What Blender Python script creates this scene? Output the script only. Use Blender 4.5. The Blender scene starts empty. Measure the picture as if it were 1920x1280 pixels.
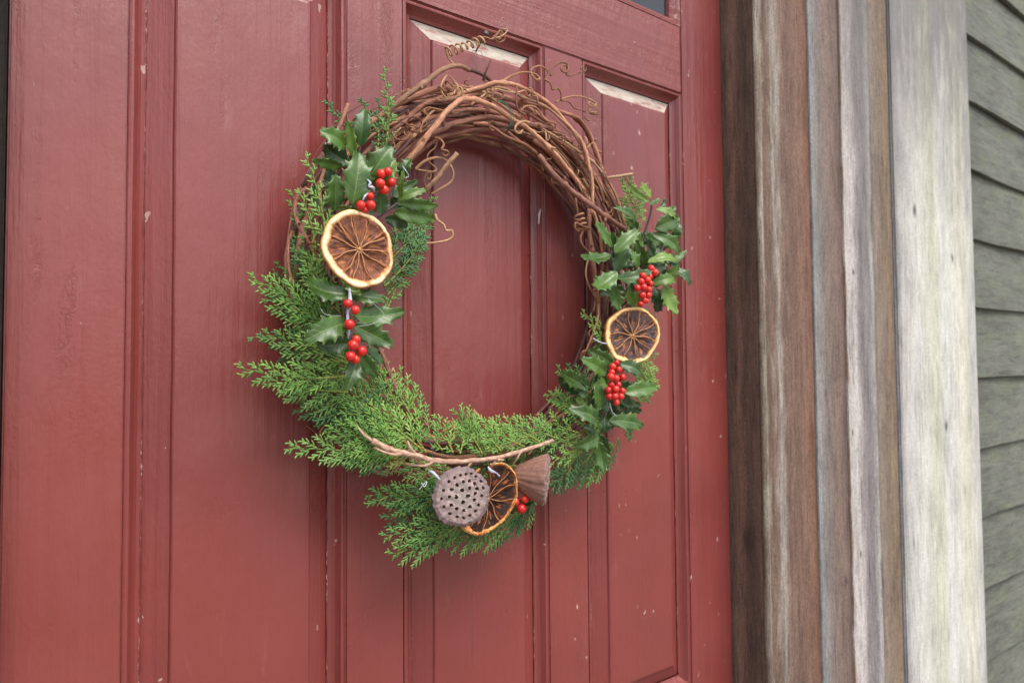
import bpy, math, random
import numpy as np
from mathutils import Vector, Matrix, noise as mnoise
random.seed(7); rng = np.random.default_rng(7)
scn = bpy.context.scene
COL = scn.collection
# ------------------------------------------------------------------ camera
# The door face is the plane y = 0, x runs right along the wall, z up. The lens is a 24 mm.
F = 1280.0; DIST = 0.67; CH = 1.45
vX = np.array([1740., 32., F]); vX /= np.linalg.norm(vX)
vV = np.array([-260., -35340., F]); vZ = vV - (vV @ vX) * vX; vZ /= np.linalg.norm(vZ)
vY = np.cross(vZ, vX)
M = np.stack([vX, vY, vZ], 1)                 # view (right, down, forward) = M @ world
CAM = np.array([0., -DIST, CH])
cd = bpy.data.cameras.new('camera'); cam = bpy.data.objects.new('camera', cd); COL.objects.link(cam)
R = Matrix(((M[0][0], -M[1][0], -M[2][0]), (M[0][1], -M[1][1], -M[2][1]), (M[0][2], -M[1][2], -M[2][2])))
cam.matrix_world = Matrix.Translation(Vector(CAM)) @ R.to_4x4()
cd.lens = 24; cd.sensor_width = 36; cd.clip_start = 0.02; cd.clip_end = 500
cd.dof.use_dof = True; cd.dof.focus_distance = 0.70; cd.dof.aperture_fstop = 7.0
scn.camera = cam
# ------------------------------------------------------------------ light
SUN_EL, SUN_AZ = math.radians(56), math.radians(8)    # az measured from the door's outward normal towards the right
w = bpy.data.worlds.new('World'); scn.world = w; w.use_nodes = True
nt = w.node_tree; nt.nodes.clear()
sky = nt.nodes.new('ShaderNodeTexSky'); sky.sky_type = 'NISHITA'; sky.sun_disc = False
sdir = Vector((math.sin(SUN_AZ) * math.cos(SUN_EL), -math.cos(SUN_AZ) * math.cos(SUN_EL), math.sin(SUN_EL)))
sky.sun_elevation = SUN_EL; sky.sun_rotation = math.atan2(sdir.x, sdir.y)
sky.dust_density = 3; sky.air_density = 1.0
hs = nt.nodes.new('ShaderNodeHueSaturation'); hs.inputs['Saturation'].default_value = 0.55   # overcast: a paler sky
bg = nt.nodes.new('ShaderNodeBackground'); bg.inputs['Strength'].default_value = 0.15
wo = nt.nodes.new('ShaderNodeOutputWorld')
nt.links.new(sky.outputs[0], hs.inputs['Color']); nt.links.new(hs.outputs[0], bg.inputs['Color']); nt.links.new(bg.outputs[0], wo.inputs[0])
sd = bpy.data.lights.new('sun', 'SUN'); sd.energy = 1.5; sd.angle = math.radians(36); sd.color = (1, .95, .88)
sun = bpy.data.objects.new('sun', sd); COL.objects.link(sun)
sun.rotation_euler = sdir.to_track_quat('Z', 'Y').to_euler(); sun.location = (1, -3, 5)
vs = scn.view_settings; vs.view_transform = 'Standard'; vs.look = 'None'; vs.gamma = 1; vs.use_curve_mapping = False
vs.exposure = 0.93
# ------------------------------------------------------------------ helpers
def P(px, py, d=0.0):
    """world point seen at photo pixel (px, py) that stands d metres proud of the door face"""
    r = M.T @ np.array([(px - 960) / F, (py - 640) / F, 1.0])
    return CAM + r * ((DIST - d) / r[1])
def scale_at(p):                              # metres per photo pixel at p
    return float((M @ (np.asarray(p) - CAM))[2]) / F
def lin(r, g, b, k=1.0):
    f = lambda c: ((c / 255 + .055) / 1.055) ** 2.4 if c > 10 else c / 255 / 12.92
    return (f(r) * k, f(g) * k, f(b) * k, 1)
def root_loc(p):
    v = Vector((0, 0, 0))
    while p: v += p.location; p = p.parent
    return np.array(v)
def mk(name, verts, faces, mats, parent=None, smooth=True, fmat=None, uv=None, col=None, label=None):
    me = bpy.data.meshes.new(name)
    v = np.asarray(verts, float) - root_loc(parent)
    me.from_pydata(v.tolist(), [], faces if isinstance(faces, list) else faces.tolist())
    for m in (mats if isinstance(mats, (list, tuple)) else [mats]): me.materials.append(m)
    if smooth: me.polygons.foreach_set('use_smooth', [True] * len(me.polygons))
    if fmat is not None: me.polygons.foreach_set('material_index', fmat)
    if uv is not None:
        li = np.zeros(len(me.loops), int); me.loops.foreach_get('vertex_index', li)
        l = me.uv_layers.new(name='UVMap'); l.data.foreach_set('uv', np.asarray(uv, float)[li].ravel())
    if col is not None:
        a = me.color_attributes.new('Col', 'FLOAT_COLOR', 'POINT')
        c = np.ones((len(v), 4)); c[:, :3] = np.asarray(col)[:, :3]; a.data.foreach_set('color', c.ravel())
    me.update()
    o = bpy.data.objects.new(name, me); COL.objects.link(o); o.parent = parent
    if label: o['label'] = label
    return o
def thing(name, label, cat, loc=(0, 0, 0), group=None):
    o = bpy.data.objects.new(name, None); COL.objects.link(o); o.location = loc; o.empty_display_size = .05
    o['label'] = label; o['category'] = cat
    if group: o['group'] = group
    return o
def box(name, x0, x1, y0, y1, z0, z1, mat, parent=None, bev=.0012, label=None, seg=1):
    """bevelled board"""
    import bmesh
    bm = bmesh.new(); bmesh.ops.create_cube(bm, size=1)
    for v in bm.verts: v.co = Vector(((x0 + x1) / 2 + v.co.x * (x1 - x0), (y0 + y1) / 2 + v.co.y * (y1 - y0), (z0 + z1) / 2 + v.co.z * (z1 - z0)))
    if bev: bmesh.ops.bevel(bm, geom=bm.edges[:], offset=bev, segments=2, affect='EDGES')
    vs_ = [tuple(v.co) for v in bm.verts]; bm.verts.index_update(); fs = [[v.index for v in f.verts] for f in bm.faces]; bm.free()
    return mk(name, vs_, fs, mat, parent, smooth=False, label=label)
def crom(pts, n=8):
    p = np.asarray(pts, float)
    if len(p) < 3: return np.linspace(p[0], p[-1], n)
    q = np.vstack([2 * p[0] - p[1], p, 2 * p[-1] - p[-2]]); out = []
    for i in range(1, len(q) - 2):
        t = np.linspace(0, 1, n, endpoint=False)[:, None]
        a, b, c, d = q[i - 1], q[i], q[i + 1], q[i + 2]
        out.append(.5 * (2 * b + (c - a) * t + (2 * a - 5 * b + 4 * c - d) * t * t + (3 * b - a - 3 * c + d) * t ** 3))
    out.append(p[-1][None]); return np.vstack(out)
def tube(path, rad, sides=8, cap=True, v0=0, rough=0.0):
    path = np.asarray(path, float); n = len(path); rad = np.broadcast_to(rad, n)
    t = np.gradient(path, axis=0); t /= np.linalg.norm(t, axis=1)[:, None] + 1e-12
    a = np.cross(t[0], [0, 1, 0.3]); a /= np.linalg.norm(a) + 1e-9; fr = []
    for i in range(n):
        a = a - (a @ t[i]) * t[i]; a /= np.linalg.norm(a) + 1e-12; fr.append((a.copy(), np.cross(t[i], a)))
    ang = np.arange(sides) / sides * 2 * np.pi; L = np.concatenate([[0], np.cumsum(np.linalg.norm(np.diff(path, axis=0), axis=1))])
    V = []; UV = []
    for i in range(n):
        r = rad[i] * (1 + (rng.uniform(-rough, rough, sides) if rough else 0))
        V.append(path[i] + (np.cos(ang) * r)[:, None] * fr[i][0] + (np.sin(ang) * r)[:, None] * fr[i][1])
        UV.append(np.stack([np.full(sides, L[i]), np.abs(ang / np.pi - 1)], 1))
    V = np.vstack(V); UV = np.vstack(UV); Fc = []
    for i in range(n - 1):
        for j in range(sides):
            k = (j + 1) % sides
            Fc.append([v0 + i * sides + j, v0 + i * sides + k, v0 + (i + 1) * sides + k, v0 + (i + 1) * sides + j])
    if cap: Fc.append([v0 + j for j in range(sides)][::-1]); Fc.append([v0 + (n - 1) * sides + j for j in range(sides)])
    return V, Fc, UV
def tubes(name, items, mat, parent, sides=8, rough=0.0, label=None):
    V, Fc, U = [], [], []; c = 0
    for path, r in items:
        a, b, u = tube(path, r, sides, True, c, rough); V.append(a); Fc += b; U.append(u); c += len(a)
    return mk(name, np.vstack(V), Fc, mat, parent, uv=np.vstack(U), label=label)
def wig(path, amp, freq=30, seed=0):
    p = np.array(path); 
    for i in range(len(p)):
        v = mnoise.noise_vector(Vector(p[i] * freq) + Vector((seed * 7.3, seed, 0))); p[i] += np.array(v) * amp
    return p
# ---- node helper
class N:
    def __init__(s, name):
        s.m = bpy.data.materials.new(name); s.m.use_nodes = True; s.t = s.m.node_tree
        s.b = s.t.nodes['Principled BSDF']; s.out = s.t.nodes['Material Output']
    def n(s, typ, **kw):
        x = s.t.nodes.new('ShaderNode' + typ)
        for k, v in kw.items(): setattr(x, k, v)
        return x
    def l(s, a, b): s.t.links.new(a, b)
    def coord(s, out='Object', scale=(1, 1, 1), loc=(0, 0, 0), rot=(0, 0, 0)):
        c = s.n('TexCoord'); mp = s.n('Mapping'); mp.inputs['Scale'].default_value = scale; mp.inputs['Location'].default_value = loc; mp.inputs['Rotation'].default_value = rot
        s.l(c.outputs[out], mp.inputs[0]); return mp.outputs[0]
    def noise(s, vec, sc=1, det=4, rough=.55, dist=0):
        x = s.n('TexNoise'); x.inputs['Scale'].default_value = sc; x.inputs['Detail'].default_value = det
        x.inputs['Roughness'].default_value = rough; x.inputs['Distortion'].default_value = dist
        if vec: s.l(vec, x.inputs['Vector'])
        return x.outputs['Fac']
    def ramp(s, fac, stops, interp='LINEAR'):
        r = s.n('ValToRGB'); r.color_ramp.interpolation = interp; e = r.color_ramp.elements
        while len(e) < len(stops): e.new(.5)
        for i, (p, c) in enumerate(stops):
            e[i].position = p; e[i].color = c if hasattr(c, '__len__') else (c, c, c, 1)
        s.l(fac, r.inputs[0]); return r.outputs[0]
    def math(s, op, a, b=None, clamp=False):
        x = s.n('Math', operation=op, use_clamp=clamp)
        for i, v in enumerate((a, b)):
            if v is None: continue
            if isinstance(v, (int, float)): x.inputs[i].default_value = v
            else: s.l(v, x.inputs[i])
        return x.outputs[0]
    def mix(s, fac, a, b, typ='MIX'):
        x = s.n('Mix', data_type='RGBA', blend_type=typ)
        for sock, v in ((x.inputs[0], fac), (x.inputs[6], a), (x.inputs[7], b)):
            if isinstance(v, (int, float)): sock.default_value = v
            elif isinstance(v, tuple): sock.default_value = v
            else: s.l(v, sock)
        return x.outputs[2]
    def bump(s, h, strength=.5, dist=.001, prev=None):
        x = s.n('Bump'); x.inputs['Strength'].default_value = strength; x.inputs['Distance'].default_value = dist
        s.l(h, x.inputs['Height'])
        if prev: s.l(prev, x.inputs['Normal'])
        return x.outputs[0]
    def done(s, col=None, rough=None, nrm=None, spec=None):
        for v, k in ((col, 'Base Color'), (rough, 'Roughness'), (spec, 'Specular IOR Level')):
            if v is None: continue
            if isinstance(v, (int, float, tuple)): s.b.inputs[k].default_value = v
            else: s.l(v, s.b.inputs[k])
        if nrm: s.l(nrm, s.b.inputs['Normal'])
        return s.m
def m_plain(name, col, rough=.5, metal=0):
    a = N(name); a.b.inputs['Metallic'].default_value = metal
    n = a.noise(a.coord(), 180, 3); c = a.mix(a.ramp(n, [(.3, 0.), (.7, 1.)]), tuple(x * .7 for x in col[:3]) + (1,), tuple(min(1, x * 1.2) for x in col[:3]) + (1,))
    return a.done(c, rough, a.bump(n, .2, .0005))
def m_paint(name, horiz=False, seed=0, k=1.0):
    a = N(name); s = (2.2, 70, 70) if horiz else (70, 70, 2.2); s2 = (9, 40, 40) if horiz else (40, 40, 9)
    off = (seed * 3.1, seed * 1.7, seed * 2.3)
    g = a.noise(a.coord(scale=s, loc=off), 1.8, 5, .6)                      # brush and grain lines
    gw = a.noise(a.coord(scale=tuple(x * .25 for x in s), loc=off), 1.6, 3, .5)
    c1 = a.noise(a.coord(scale=(40, 90, 90) if horiz else (90, 90, 40), loc=off), 1.6, 6, .7, .3)               # flaking ridges
    msk = a.ramp(a.noise(a.coord(scale=(3, 26, 26) if horiz else (26, 26, 3), loc=off), 1.2, 3), [(.50 if horiz else .60, 0.), (.70, 1.)])
    ridge = a.math('MULTIPLY', a.ramp(c1, [(.44, 0.), (.5, 1.), (.56, 0.)]), msk)
    pit = a.noise(a.coord(loc=off), 260, 2, .5)
    dv = a.n('VectorMath', operation='ADD'); nn = a.n('TexNoise'); nn.inputs['Scale'].default_value = 210; nn.inputs['Detail'].default_value = 4; tcv = a.coord(scale=(1, 1, .62), loc=off)
    a.l(tcv, nn.inputs['Vector']); sc2 = a.n('VectorMath', operation='SCALE'); a.l(nn.outputs['Color'], sc2.inputs[0]); sc2.inputs['Scale'].default_value = .010; a.l(tcv, dv.inputs[0]); a.l(sc2.outputs[0], dv.inputs[1])
    v = a.n('TexVoronoi'); a.l(dv.outputs[0], v.inputs['Vector']); v.inputs['Scale'].default_value = 62
    sc = a.n('SeparateColor'); a.l(v.outputs['Color'], sc.inputs[0])
    spk = a.math('MULTIPLY', a.math('LESS_THAN', v.outputs['Distance'], a.math('MULTIPLY', a.math('POWER', sc.outputs[1], 2.0), .20)), a.math('GREATER_THAN', sc.outputs[0], .62))
    spk = a.math('MULTIPLY', spk, a.math('ADD', a.math('MULTIPLY', sc.outputs[2], .6), .15))
    dent = a.noise(a.coord(scale=(2.5, 1, 1) if horiz else (1, 1, .45), loc=off), 34, 5, .6)
    big = a.noise(a.coord(loc=off), 3.0, 3)
    col = a.mix(a.ramp(big, [(.35, 0.), (.65, 1.)]), (.160 * k, .031 * k, .028 * k, 1), (.208 * k, .042 * k, .036 * k, 1))
    col = a.mix(a.math('MULTIPLY', a.ramp(g, [(.42, 1.), (.56, 0.)]), .16), col, (.17 * k, .032 * k, .026 * k, 1))
    chalk = a.ramp(a.noise(a.coord(scale=(20, 20, 5), loc=off), 2.0, 8, .75), [(.60, 0.), (.74, 1.)])
    col = a.mix(a.math('MULTIPLY', chalk, .12), col, (.48, .30, .28, 1))
    col = a.mix(a.math('MULTIPLY', ridge, .05), col, (.14, .03, .026, 1))
    col = a.mix(spk, col, (.52, .40, .33, 1))
    n1 = a.bump(g, .8, .0013); n1 = a.bump(gw, .6, .005, n1); n1 = a.bump(ridge, -.7, .0012, n1) if False else a.bump(a.math('MULTIPLY', ridge, -1.0), .5, .0007, n1)
    n1 = a.bump(pit, .22, .0007, n1); n1 = a.bump(dent, .6, .0026, n1)
    rg = a.ramp(a.noise(a.coord(loc=off), 14, 4), [(.3, .24), (.7, .46)])
    a.b.inputs['Coat Weight'].default_value = .06; a.b.inputs['Coat Roughness'].default_value = .3
    return a.done(col, rg, n1, .52)
def m_wood(name, bands, axis='X', lo=0, hi=1, wob=.10, horiz=False, knots=(), k=.8, grain=1.0, seed=0, moss=0.0, top=0.0):
    """weathered board: colour bands across its width, streaked along the grain"""
    a = N(name); st = (1.0, 60, 60) if horiz else (60, 60, 1.0); off = (seed * 1.3, seed * .7, seed * 2.1)
    sx = a.n('SeparateXYZ'); tc = a.n('TexCoord'); a.l(tc.outputs['Object'], sx.inputs[0])
    u = a.n('MapRange'); u.inputs[1].default_value = lo; u.inputs[2].default_value = hi; a.l(sx.outputs[axis], u.inputs[0])
    L_ = 0 if horiz else 2
    def sv(c, l): return tuple(l if i == L_ else c for i in range(3))
    s1 = a.noise(a.coord(scale=sv(26, 4.5), loc=off), 1.5, 7, .68, .5)
    uu = a.math('ADD', u.outputs[0], a.math('MULTIPLY', a.math('SUBTRACT', s1, .5), wob * 3.4))
    col = a.ramp(uu, [(p, lin(*c, k)) for p, c in bands])
    g = a.noise(a.coord(scale=sv(300, 34), loc=off), 1.6, 6, .7, .15)          # fibres
    g2 = a.noise(a.coord(scale=sv(95, 9), loc=off), 1.3, 7, .72, .4)        # growth rings
    g3 = a.noise(a.coord(scale=sv(12, 5.0), loc=off), 1.4, 6, .65)            # blotches
    gr = a.noise(a.coord(scale=sv(1.6, .6), loc=off), 420, 4, .75)
    col = a.mix(1.0, col, a.ramp(g, [(.26, .45), (.46, .96), (.56, 1.06), (.78, 1.3)]), 'MULTIPLY')
    col = a.mix(1.0, col, a.ramp(g2, [(.3, .55), (.5, 1.), (.7, 1.18)]), 'MULTIPLY')
    col = a.mix(1.0, col, a.ramp(g3, [(.28, .72), (.5, 1.0), (.7, 1.14)]), 'MULTIPLY')
    col = a.mix(1.0, col, a.ramp(gr, [(.32, .55), (.68, 1.42)]), 'MULTIPLY')
    crack = a.ramp(g2, [(.335, 1.), (.36, 0.)])
    col = a.mix(a.math('MULTIPLY', crack, .6), col, (.04, .035, .03, 1))
    if moss:
        mm = a.math('MULTIPLY', a.ramp(a.noise(a.coord(scale=sv(14, 5), loc=off), 1.6, 7, .7), [(.5, 0.), (.7, 1.)]), moss)
        col = a.mix(mm, col, (.17, .20, .09, 1))
    if top:       # the upper end is silvered and blackened by rain splash
        mr = a.n('MapRange'); mr.inputs[1].default_value = 1.50; mr.inputs[2].default_value = 2.05; a.l(sx.outputs['Z'], mr.inputs[0])
        tm = a.math('ADD', mr.outputs[0], a.math('MULTIPLY', a.math('SUBTRACT', a.math('ADD', s1, g2), 1.0), 1.6)); col = a.mix(a.math('MULTIPLY', a.ramp(tm, [(.15, 0.), (1.1, 1.)]), top), col, (.12, .112, .108, 1))
    hgt = a.math('ADD', g, a.math('MULTIPLY', g2, 1.6))
    for (kx, kz, kr) in knots:
        d = a.n('VectorMath', operation='DISTANCE')
        cmb = a.n('CombineXYZ'); a.l(sx.outputs[axis], cmb.inputs[0]); a.l(a.math('MULTIPLY', sx.outputs['Z'], .55), cmb.inputs[1])
        a.l(cmb.outputs[0], d.inputs[0]); d.inputs[1].default_value = (kx, kz * .55, 0)
        dd = a.math('ADD', d.outputs['Value'], a.math('MULTIPLY', a.math('SUBTRACT', g, .5), kr * 1.0))
        col = a.mix(a.ramp(a.math('DIVIDE', dd, kr), [(.25, .85), (.6, .4), (1., 0.)]), col, (.05, .04, .035, 1))
    n1 = a.bump(hgt, 1.0 * grain, .0016); n1 = a.bump(crack, -.5, .002, n1) if False else n1
    return a.done(col, .8, n1, .25)
# ------------------------------------------------------------------ the setting and the door
def px_x(px, d=0, py=1150): return float(P(px, py, d)[0])
K = DIST
ground_m = N('ground_gravel'); g_ = ground_m.noise(ground_m.coord(), 60, 6)
ground_m = ground_m.done(ground_m.ramp(g_, [(.3, lin(90, 84, 74)), (.7, lin(150, 142, 128))]), .9, ground_m.bump(g_, .6, .01))
g = mk('ground', [(-60, -60, 0), (60, -60, 0), (60, 60, 0), (-60, 60, 0)], [[0, 1, 2, 3]], ground_m, smooth=False); g['kind'] = 'structure'
stone_m = m_plain('step_stone', lin(150, 146, 138, .8), .85)
st = box('door_step', -.35, 1.35, -.75, -.15, 0, .14, stone_m, bev=.012)
st['label'] = 'grey stone step below the red door'; st['category'] = 'step'
pv = [m_paint('red_paint_vertical', False, 0), m_paint('red_paint_vertical_b', False, 5), m_paint('red_paint_vertical_c', False, 11)]
ph = m_paint('red_paint_horizontal', True, 3)
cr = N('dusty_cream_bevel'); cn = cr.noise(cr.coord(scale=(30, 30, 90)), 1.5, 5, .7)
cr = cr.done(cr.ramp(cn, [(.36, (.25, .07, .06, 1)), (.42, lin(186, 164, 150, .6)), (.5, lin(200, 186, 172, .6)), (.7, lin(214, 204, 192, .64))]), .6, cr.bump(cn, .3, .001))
dark_m = m_plain('dark_gap', (.012, .01, .009), .9)
ZT = CH + .614 * K; ZB = CH - .705 * K          # panel opening, top and bottom
openings = [(.119, .418), (.517, .818), (.918, 1.22)]
S_ = .0225 * K; G_ = .0138; BV = .034 * K
DX0, DX1 = -.004, 1.367 * K
door = thing('door', 'dark red painted panelled wooden door with tall raised panels', 'door', (DX1 / 2, 0, .15))
TH = .045
box('stile', DX0, .119 * K, 0, TH, .15, 2.35, pv[1], door, .0015)
box('stile', 1.22 * K, DX1, 0, TH, .15, 2.35, pv[2], door, .0015)
GZ = CH + .768 * K                                # glass opening starts here
xi0, xi1 = .119 * K, 1.22 * K
box('rail', xi0 + .0006, xi1 - .0006, .0004, TH, ZT, GZ, ph, door, .0015, 'middle rail above the tall panels')
box('rail', xi0 + .0006, xi1 - .0006, .0004, TH, ZB - .16, ZB, ph, door, .0015)
box('rail', xi0 + .0006, xi1 - .0006, .0004, TH, .15, .36, ph, door, .0015)
box('rail', xi0 + .0006, xi1 - .0006, .0004, TH, 2.25, 2.35, ph, door, .0015)
for i, (a0, a1) in enumerate(((.418, .517), (.818, .918))):
    for z0, z1 in ((ZB, ZT), (.36, ZB - .16)):
        box('mullion', a0 * K, a1 * K, .0002, TH, z0 + .0005, z1 - .0008, pv[(i + 1) % 3], door, .0014)
def ring_quads(rects):
    """nested rectangles (x0, x1, z0, z1, y) -> verts and faces in mitred strips, resampled along their length for wobble"""
    V, Fc, side = [], [], []
    nseg = 40
    loops = []
    for (x0, x1, z0, z1, y) in rects:
        L = []
        cs = [(x0, z0), (x1, z0), (x1, z1), (x0, z1)]
        for k in range(4):
            p, q = cs[k], cs[(k + 1) % 4]; n = 6 if k % 2 == 0 else nseg
            for j in range(n): L.append((p[0] + (q[0] - p[0]) * j / n, y, p[1] + (q[1] - p[1]) * j / n, k))
        loops.append(L)
    n = len(loops[0])
    for L in loops: V += [(a, b, c) for a, b, c, _ in L]
    for r in range(len(loops) - 1):
        for j in range(n):
            k = (j + 1) % n
            Fc.append([r * n + j, r * n + k, (r + 1) * n + k, (r + 1) * n + j]); side.append((r, loops[0][j][3]))
    Fc.append([(len(loops) - 1) * n + j for j in range(n)]); side.append((99, 0))
    return V, Fc, side
def wobble(V, amp=.0006):
    return [(x + amp * mnoise.noise(Vector((x * 40, y * 40, z * 9))), y + amp * .8 * mnoise.noise(Vector((x * 40 + 9, y * 40, z * 11))), z + amp * mnoise.noise(Vector((x * 14, 5, z * 40)))) for x, y, z in V]
def panel(x0, x1, z0, z1, cream, mat):
    # moulding run: bead, fillet, ogee down to the groove
    prof = [(0, .0003), (.0012, .0018), (.0028, .0012), (.0046, .0016), (.0062, .0042), (.0085, .0080), (.0115, .0108), (S_, .0124)]
    rects = [(x0 + a, x1 - a, z0 + a, z1 - a, y) for a, y in prof]
    V, Fc, sd_ = ring_quads(rects)
    mk('moulding', wobble(V, .0004), Fc[:-1], mat, door, smooth=False)
    e0 = S_ - .001; e1 = S_ + BV
    rr = [(e0, G_ + .004), (S_ + .0006, G_), (S_ + BV * .5, .0088), (e1 - .0012, .0036), (e1, .0012), (e1 + .0012, .0004), (e1 + .004, .0001)]
    V, Fc, sd_ = ring_quads([(x0 + a, x1 - a, z0 + a, z1 - a, y) for a, y in rr])
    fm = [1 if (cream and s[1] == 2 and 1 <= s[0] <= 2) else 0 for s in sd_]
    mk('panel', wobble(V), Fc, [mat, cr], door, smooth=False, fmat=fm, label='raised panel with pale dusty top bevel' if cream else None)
for i, (a, b) in enumerate(openings):
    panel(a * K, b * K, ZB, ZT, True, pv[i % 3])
    panel(a * K, b * K, .36, ZB - .16, False, pv[(i + 1) % 3])
ck = N('cracked_joint_paint'); c1_ = ck.noise(ck.coord(scale=(1, 1, .5)), 330, 4, .7); c2_ = ck.noise(ck.coord(), 16, 3)
ckf = ck.math('MULTIPLY', ck.ramp(c1_, [(.5, 0.), (.6, 1.)]), ck.ramp(c2_, [(.50, 0.), (.68, 1.)]))
ck = ck.done(ck.mix(ckf, (.12, .022, .018, 1), (.46, .33, .28, 1)), .6, ck.bump(c1_, .8, .001))
for a, b in openings:
    for x in (a * K + S_, b * K - S_):
        pth = wig(np.stack([np.full(120, x), np.full(120, G_ - .0010), np.linspace(ZB + S_, ZT - S_, 120)], 1), .0005, 90, x)
        tubes('joint', [(pth, .0008 * (1 + .4 * np.sin(np.arange(120) * 2.1)))], ck, door, 6, .3)
gl = N('window_glass'); gl.b.inputs['Base Color'].default_value = (.01, .012, .014, 1); gl.b.inputs['Roughness'].default_value = .05; gl.b.inputs['Specular IOR Level'].default_value = .6
V, Fc, _ = ring_quads([(xi0 + a, xi1 - a, GZ + a, 2.25 - a, y) for a, y in ((0, .0005), (.003, .0025), (.006, .0022), (.014, .010), (.016, .016))])
mk('glass_moulding', wobble(V, .0003), Fc[:-1], ph, door, smooth=False)
box('window_pane', xi0 + .01, xi1 - .01, .0145, .0185, GZ + .01, 2.24, gl.m, door, 0)
box('backing', DX0 - .03, DX1 + .03, TH + .001, TH + .004, .15, 2.36, dark_m, door, 0)
# ---- frame and casing (each board is a part)
D1 = .0585
XA0 = DX1 + .0015; XA1 = px_x(1537, D1)
DB = D1 + .003; XB = px_x(1598, DB); D2 = DB + .002; XC1 = px_x(1657, D2)
XE = px_x(1694, DB); D3 = DB + .004; XD1 = px_x(1848, D3)
print('casing', XA0, XA1, DB, XB, XC1, XE, XD1)
frame = thing('door_frame', 'weathered brown and grey wooden door frame right of the red door', 'door frame', (XA0, 0, .15))
ox, oz = XA0, .15
TOPZ = 2.42
m_j = m_wood('dark_jamb_wood', [(0, (86, 70, 60)), (.35, (70, 57, 50)), (.7, (94, 74, 62)), (1, (74, 60, 53))], 'Y', -D1, 0, .25, k=1.9, knots=[(-.03, 1.03, .014)], seed=2)
m_a = m_wood('rusty_frame_wood', [(0, (128, 112, 100)), (.06, (158, 150, 136)), (.14, (112, 90, 78)), (.24, (124, 102, 90)), (.33, (162, 154, 144)), (.43, (132, 108, 96)), (.62, (120, 94, 82)), (.80, (128, 100, 86)), (.92, (128, 94, 78)), (1, (112, 80, 64))], 'X', XA0 - ox, XA1 - ox, .16, k=.80, seed=4)
m_b1 = m_wood('grey_edge_wood', [(0, (150, 150, 150)), (.1, (150, 148, 146)), (.3, (138, 126, 120)), (.6, (136, 116, 106)), (.85, (126, 106, 98)), (1, (110, 92, 84))], 'X', XA1 - ox, XB - ox, .08, k=.74, knots=[(XB - ox - .018, .93, .008), (.09 + XA1 - ox - .06, 1.25, .0035)], seed=6)
m_c = m_wood('pale_streaked_wood', [(0, (150, 124, 104)), (.05, (204, 196, 192)), (.3, (200, 192, 188)), (.5, (150, 142, 142)), (.75, (140, 134, 134)), (.92, (176, 170, 166)), (1, (120, 110, 100))], 'X', XB - ox, XC1 - ox, .12, k=.72, knots=[(XB - ox + .03, 1.46, .005), (XB - ox + .03, .97, .005), (XB - ox + .012, 1.18, .004)], seed=8, top=.7)
m_b2 = m_wood('brown_edge_wood', [(0, (120, 112, 104)), (.15, (150, 136, 122)), (.45, (136, 120, 106)), (.75, (146, 124, 102)), (1, (130, 116, 104))], 'X', XC1 - ox, XE - ox, .12, k=.74, seed=9)
m_d = m_wood('pale_grey_board_wood', [(0, (150, 148, 150)), (.06, (192, 188, 184)), (.25, (212, 210, 204)), (.45, (200, 200, 180)), (.55, (214, 213, 210)), (.8, (216, 212, 196)), (1, (190, 188, 186))], 'X', XE - ox, XD1 - ox, .07, k=.80,
             knots=[(.085 + XE - ox, 1.60, .011), (.20 + XE - ox, 1.17, .010), (.255 + XE - ox, 1.52, .008)], seed=12, moss=.25, top=.8)
box('door_stop', XA0, XA0 + .03, -D1 + .002, .05, .15, TOPZ, m_j, frame, .0015, 'dark brown inner jamb board beside the door')
mb = .006
V, Fc, _ = tube([(XA0 + mb * .9, -D1 - .0005, .15), (XA0 + mb * .9, -D1 - .0005, TOPZ)], .0055, 12)
mk('bead', V, Fc, m_a, frame)
box('jamb_face', XA0 + .0118, XA1 + .02, -D1, -D1 + .04, .15, TOPZ, m_a, frame, .0018, 'brown rust-streaked board')
box('casing_strip', XA1, XB - .0006, -DB, -D1 + .03, .15, TOPZ, m_b1, frame, .0012)
box('casing_strip', XB, XC1 - .0008, -D2, -D1 + .03, .15, TOPZ, m_c, frame, .0015, 'pale streaked strip of the door frame')
box('casing_strip', XC1 + .0002, XE - .0008, -DB + .001, -D1 + .03, .15, TOPZ, m_b2, frame, .0012)
box('casing_board', XE, XD1, -D3, -D1 + .03, .15, TOPZ, m_d, frame, .003, 'wide pale grey weathered casing board')
box('head_jamb', -.06, XA0 + .2, -D1, .06, TOPZ + .001, TOPZ + .14, m_a, frame, .002)
frame_l = thing('door_frame', 'dark weathered wooden door frame left of the red door', 'door frame', (DX0 - .05, 0, .15))
m_jl = m_wood('dark_left_jamb_wood', [(0, (70, 58, 50)), (1, (60, 50, 44))], 'X', -.2, .1, .2, k=.35, seed=3)
box('door_stop', DX0 - .035, DX0 - .0010, -D1 + .02, .05, .15, TOPZ, m_jl, frame_l, .0015)
box('casing_board', DX0 - .30, DX0 - .0365, -D1, .03, .15, TOPZ, m_jl, frame_l, .002)
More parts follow.
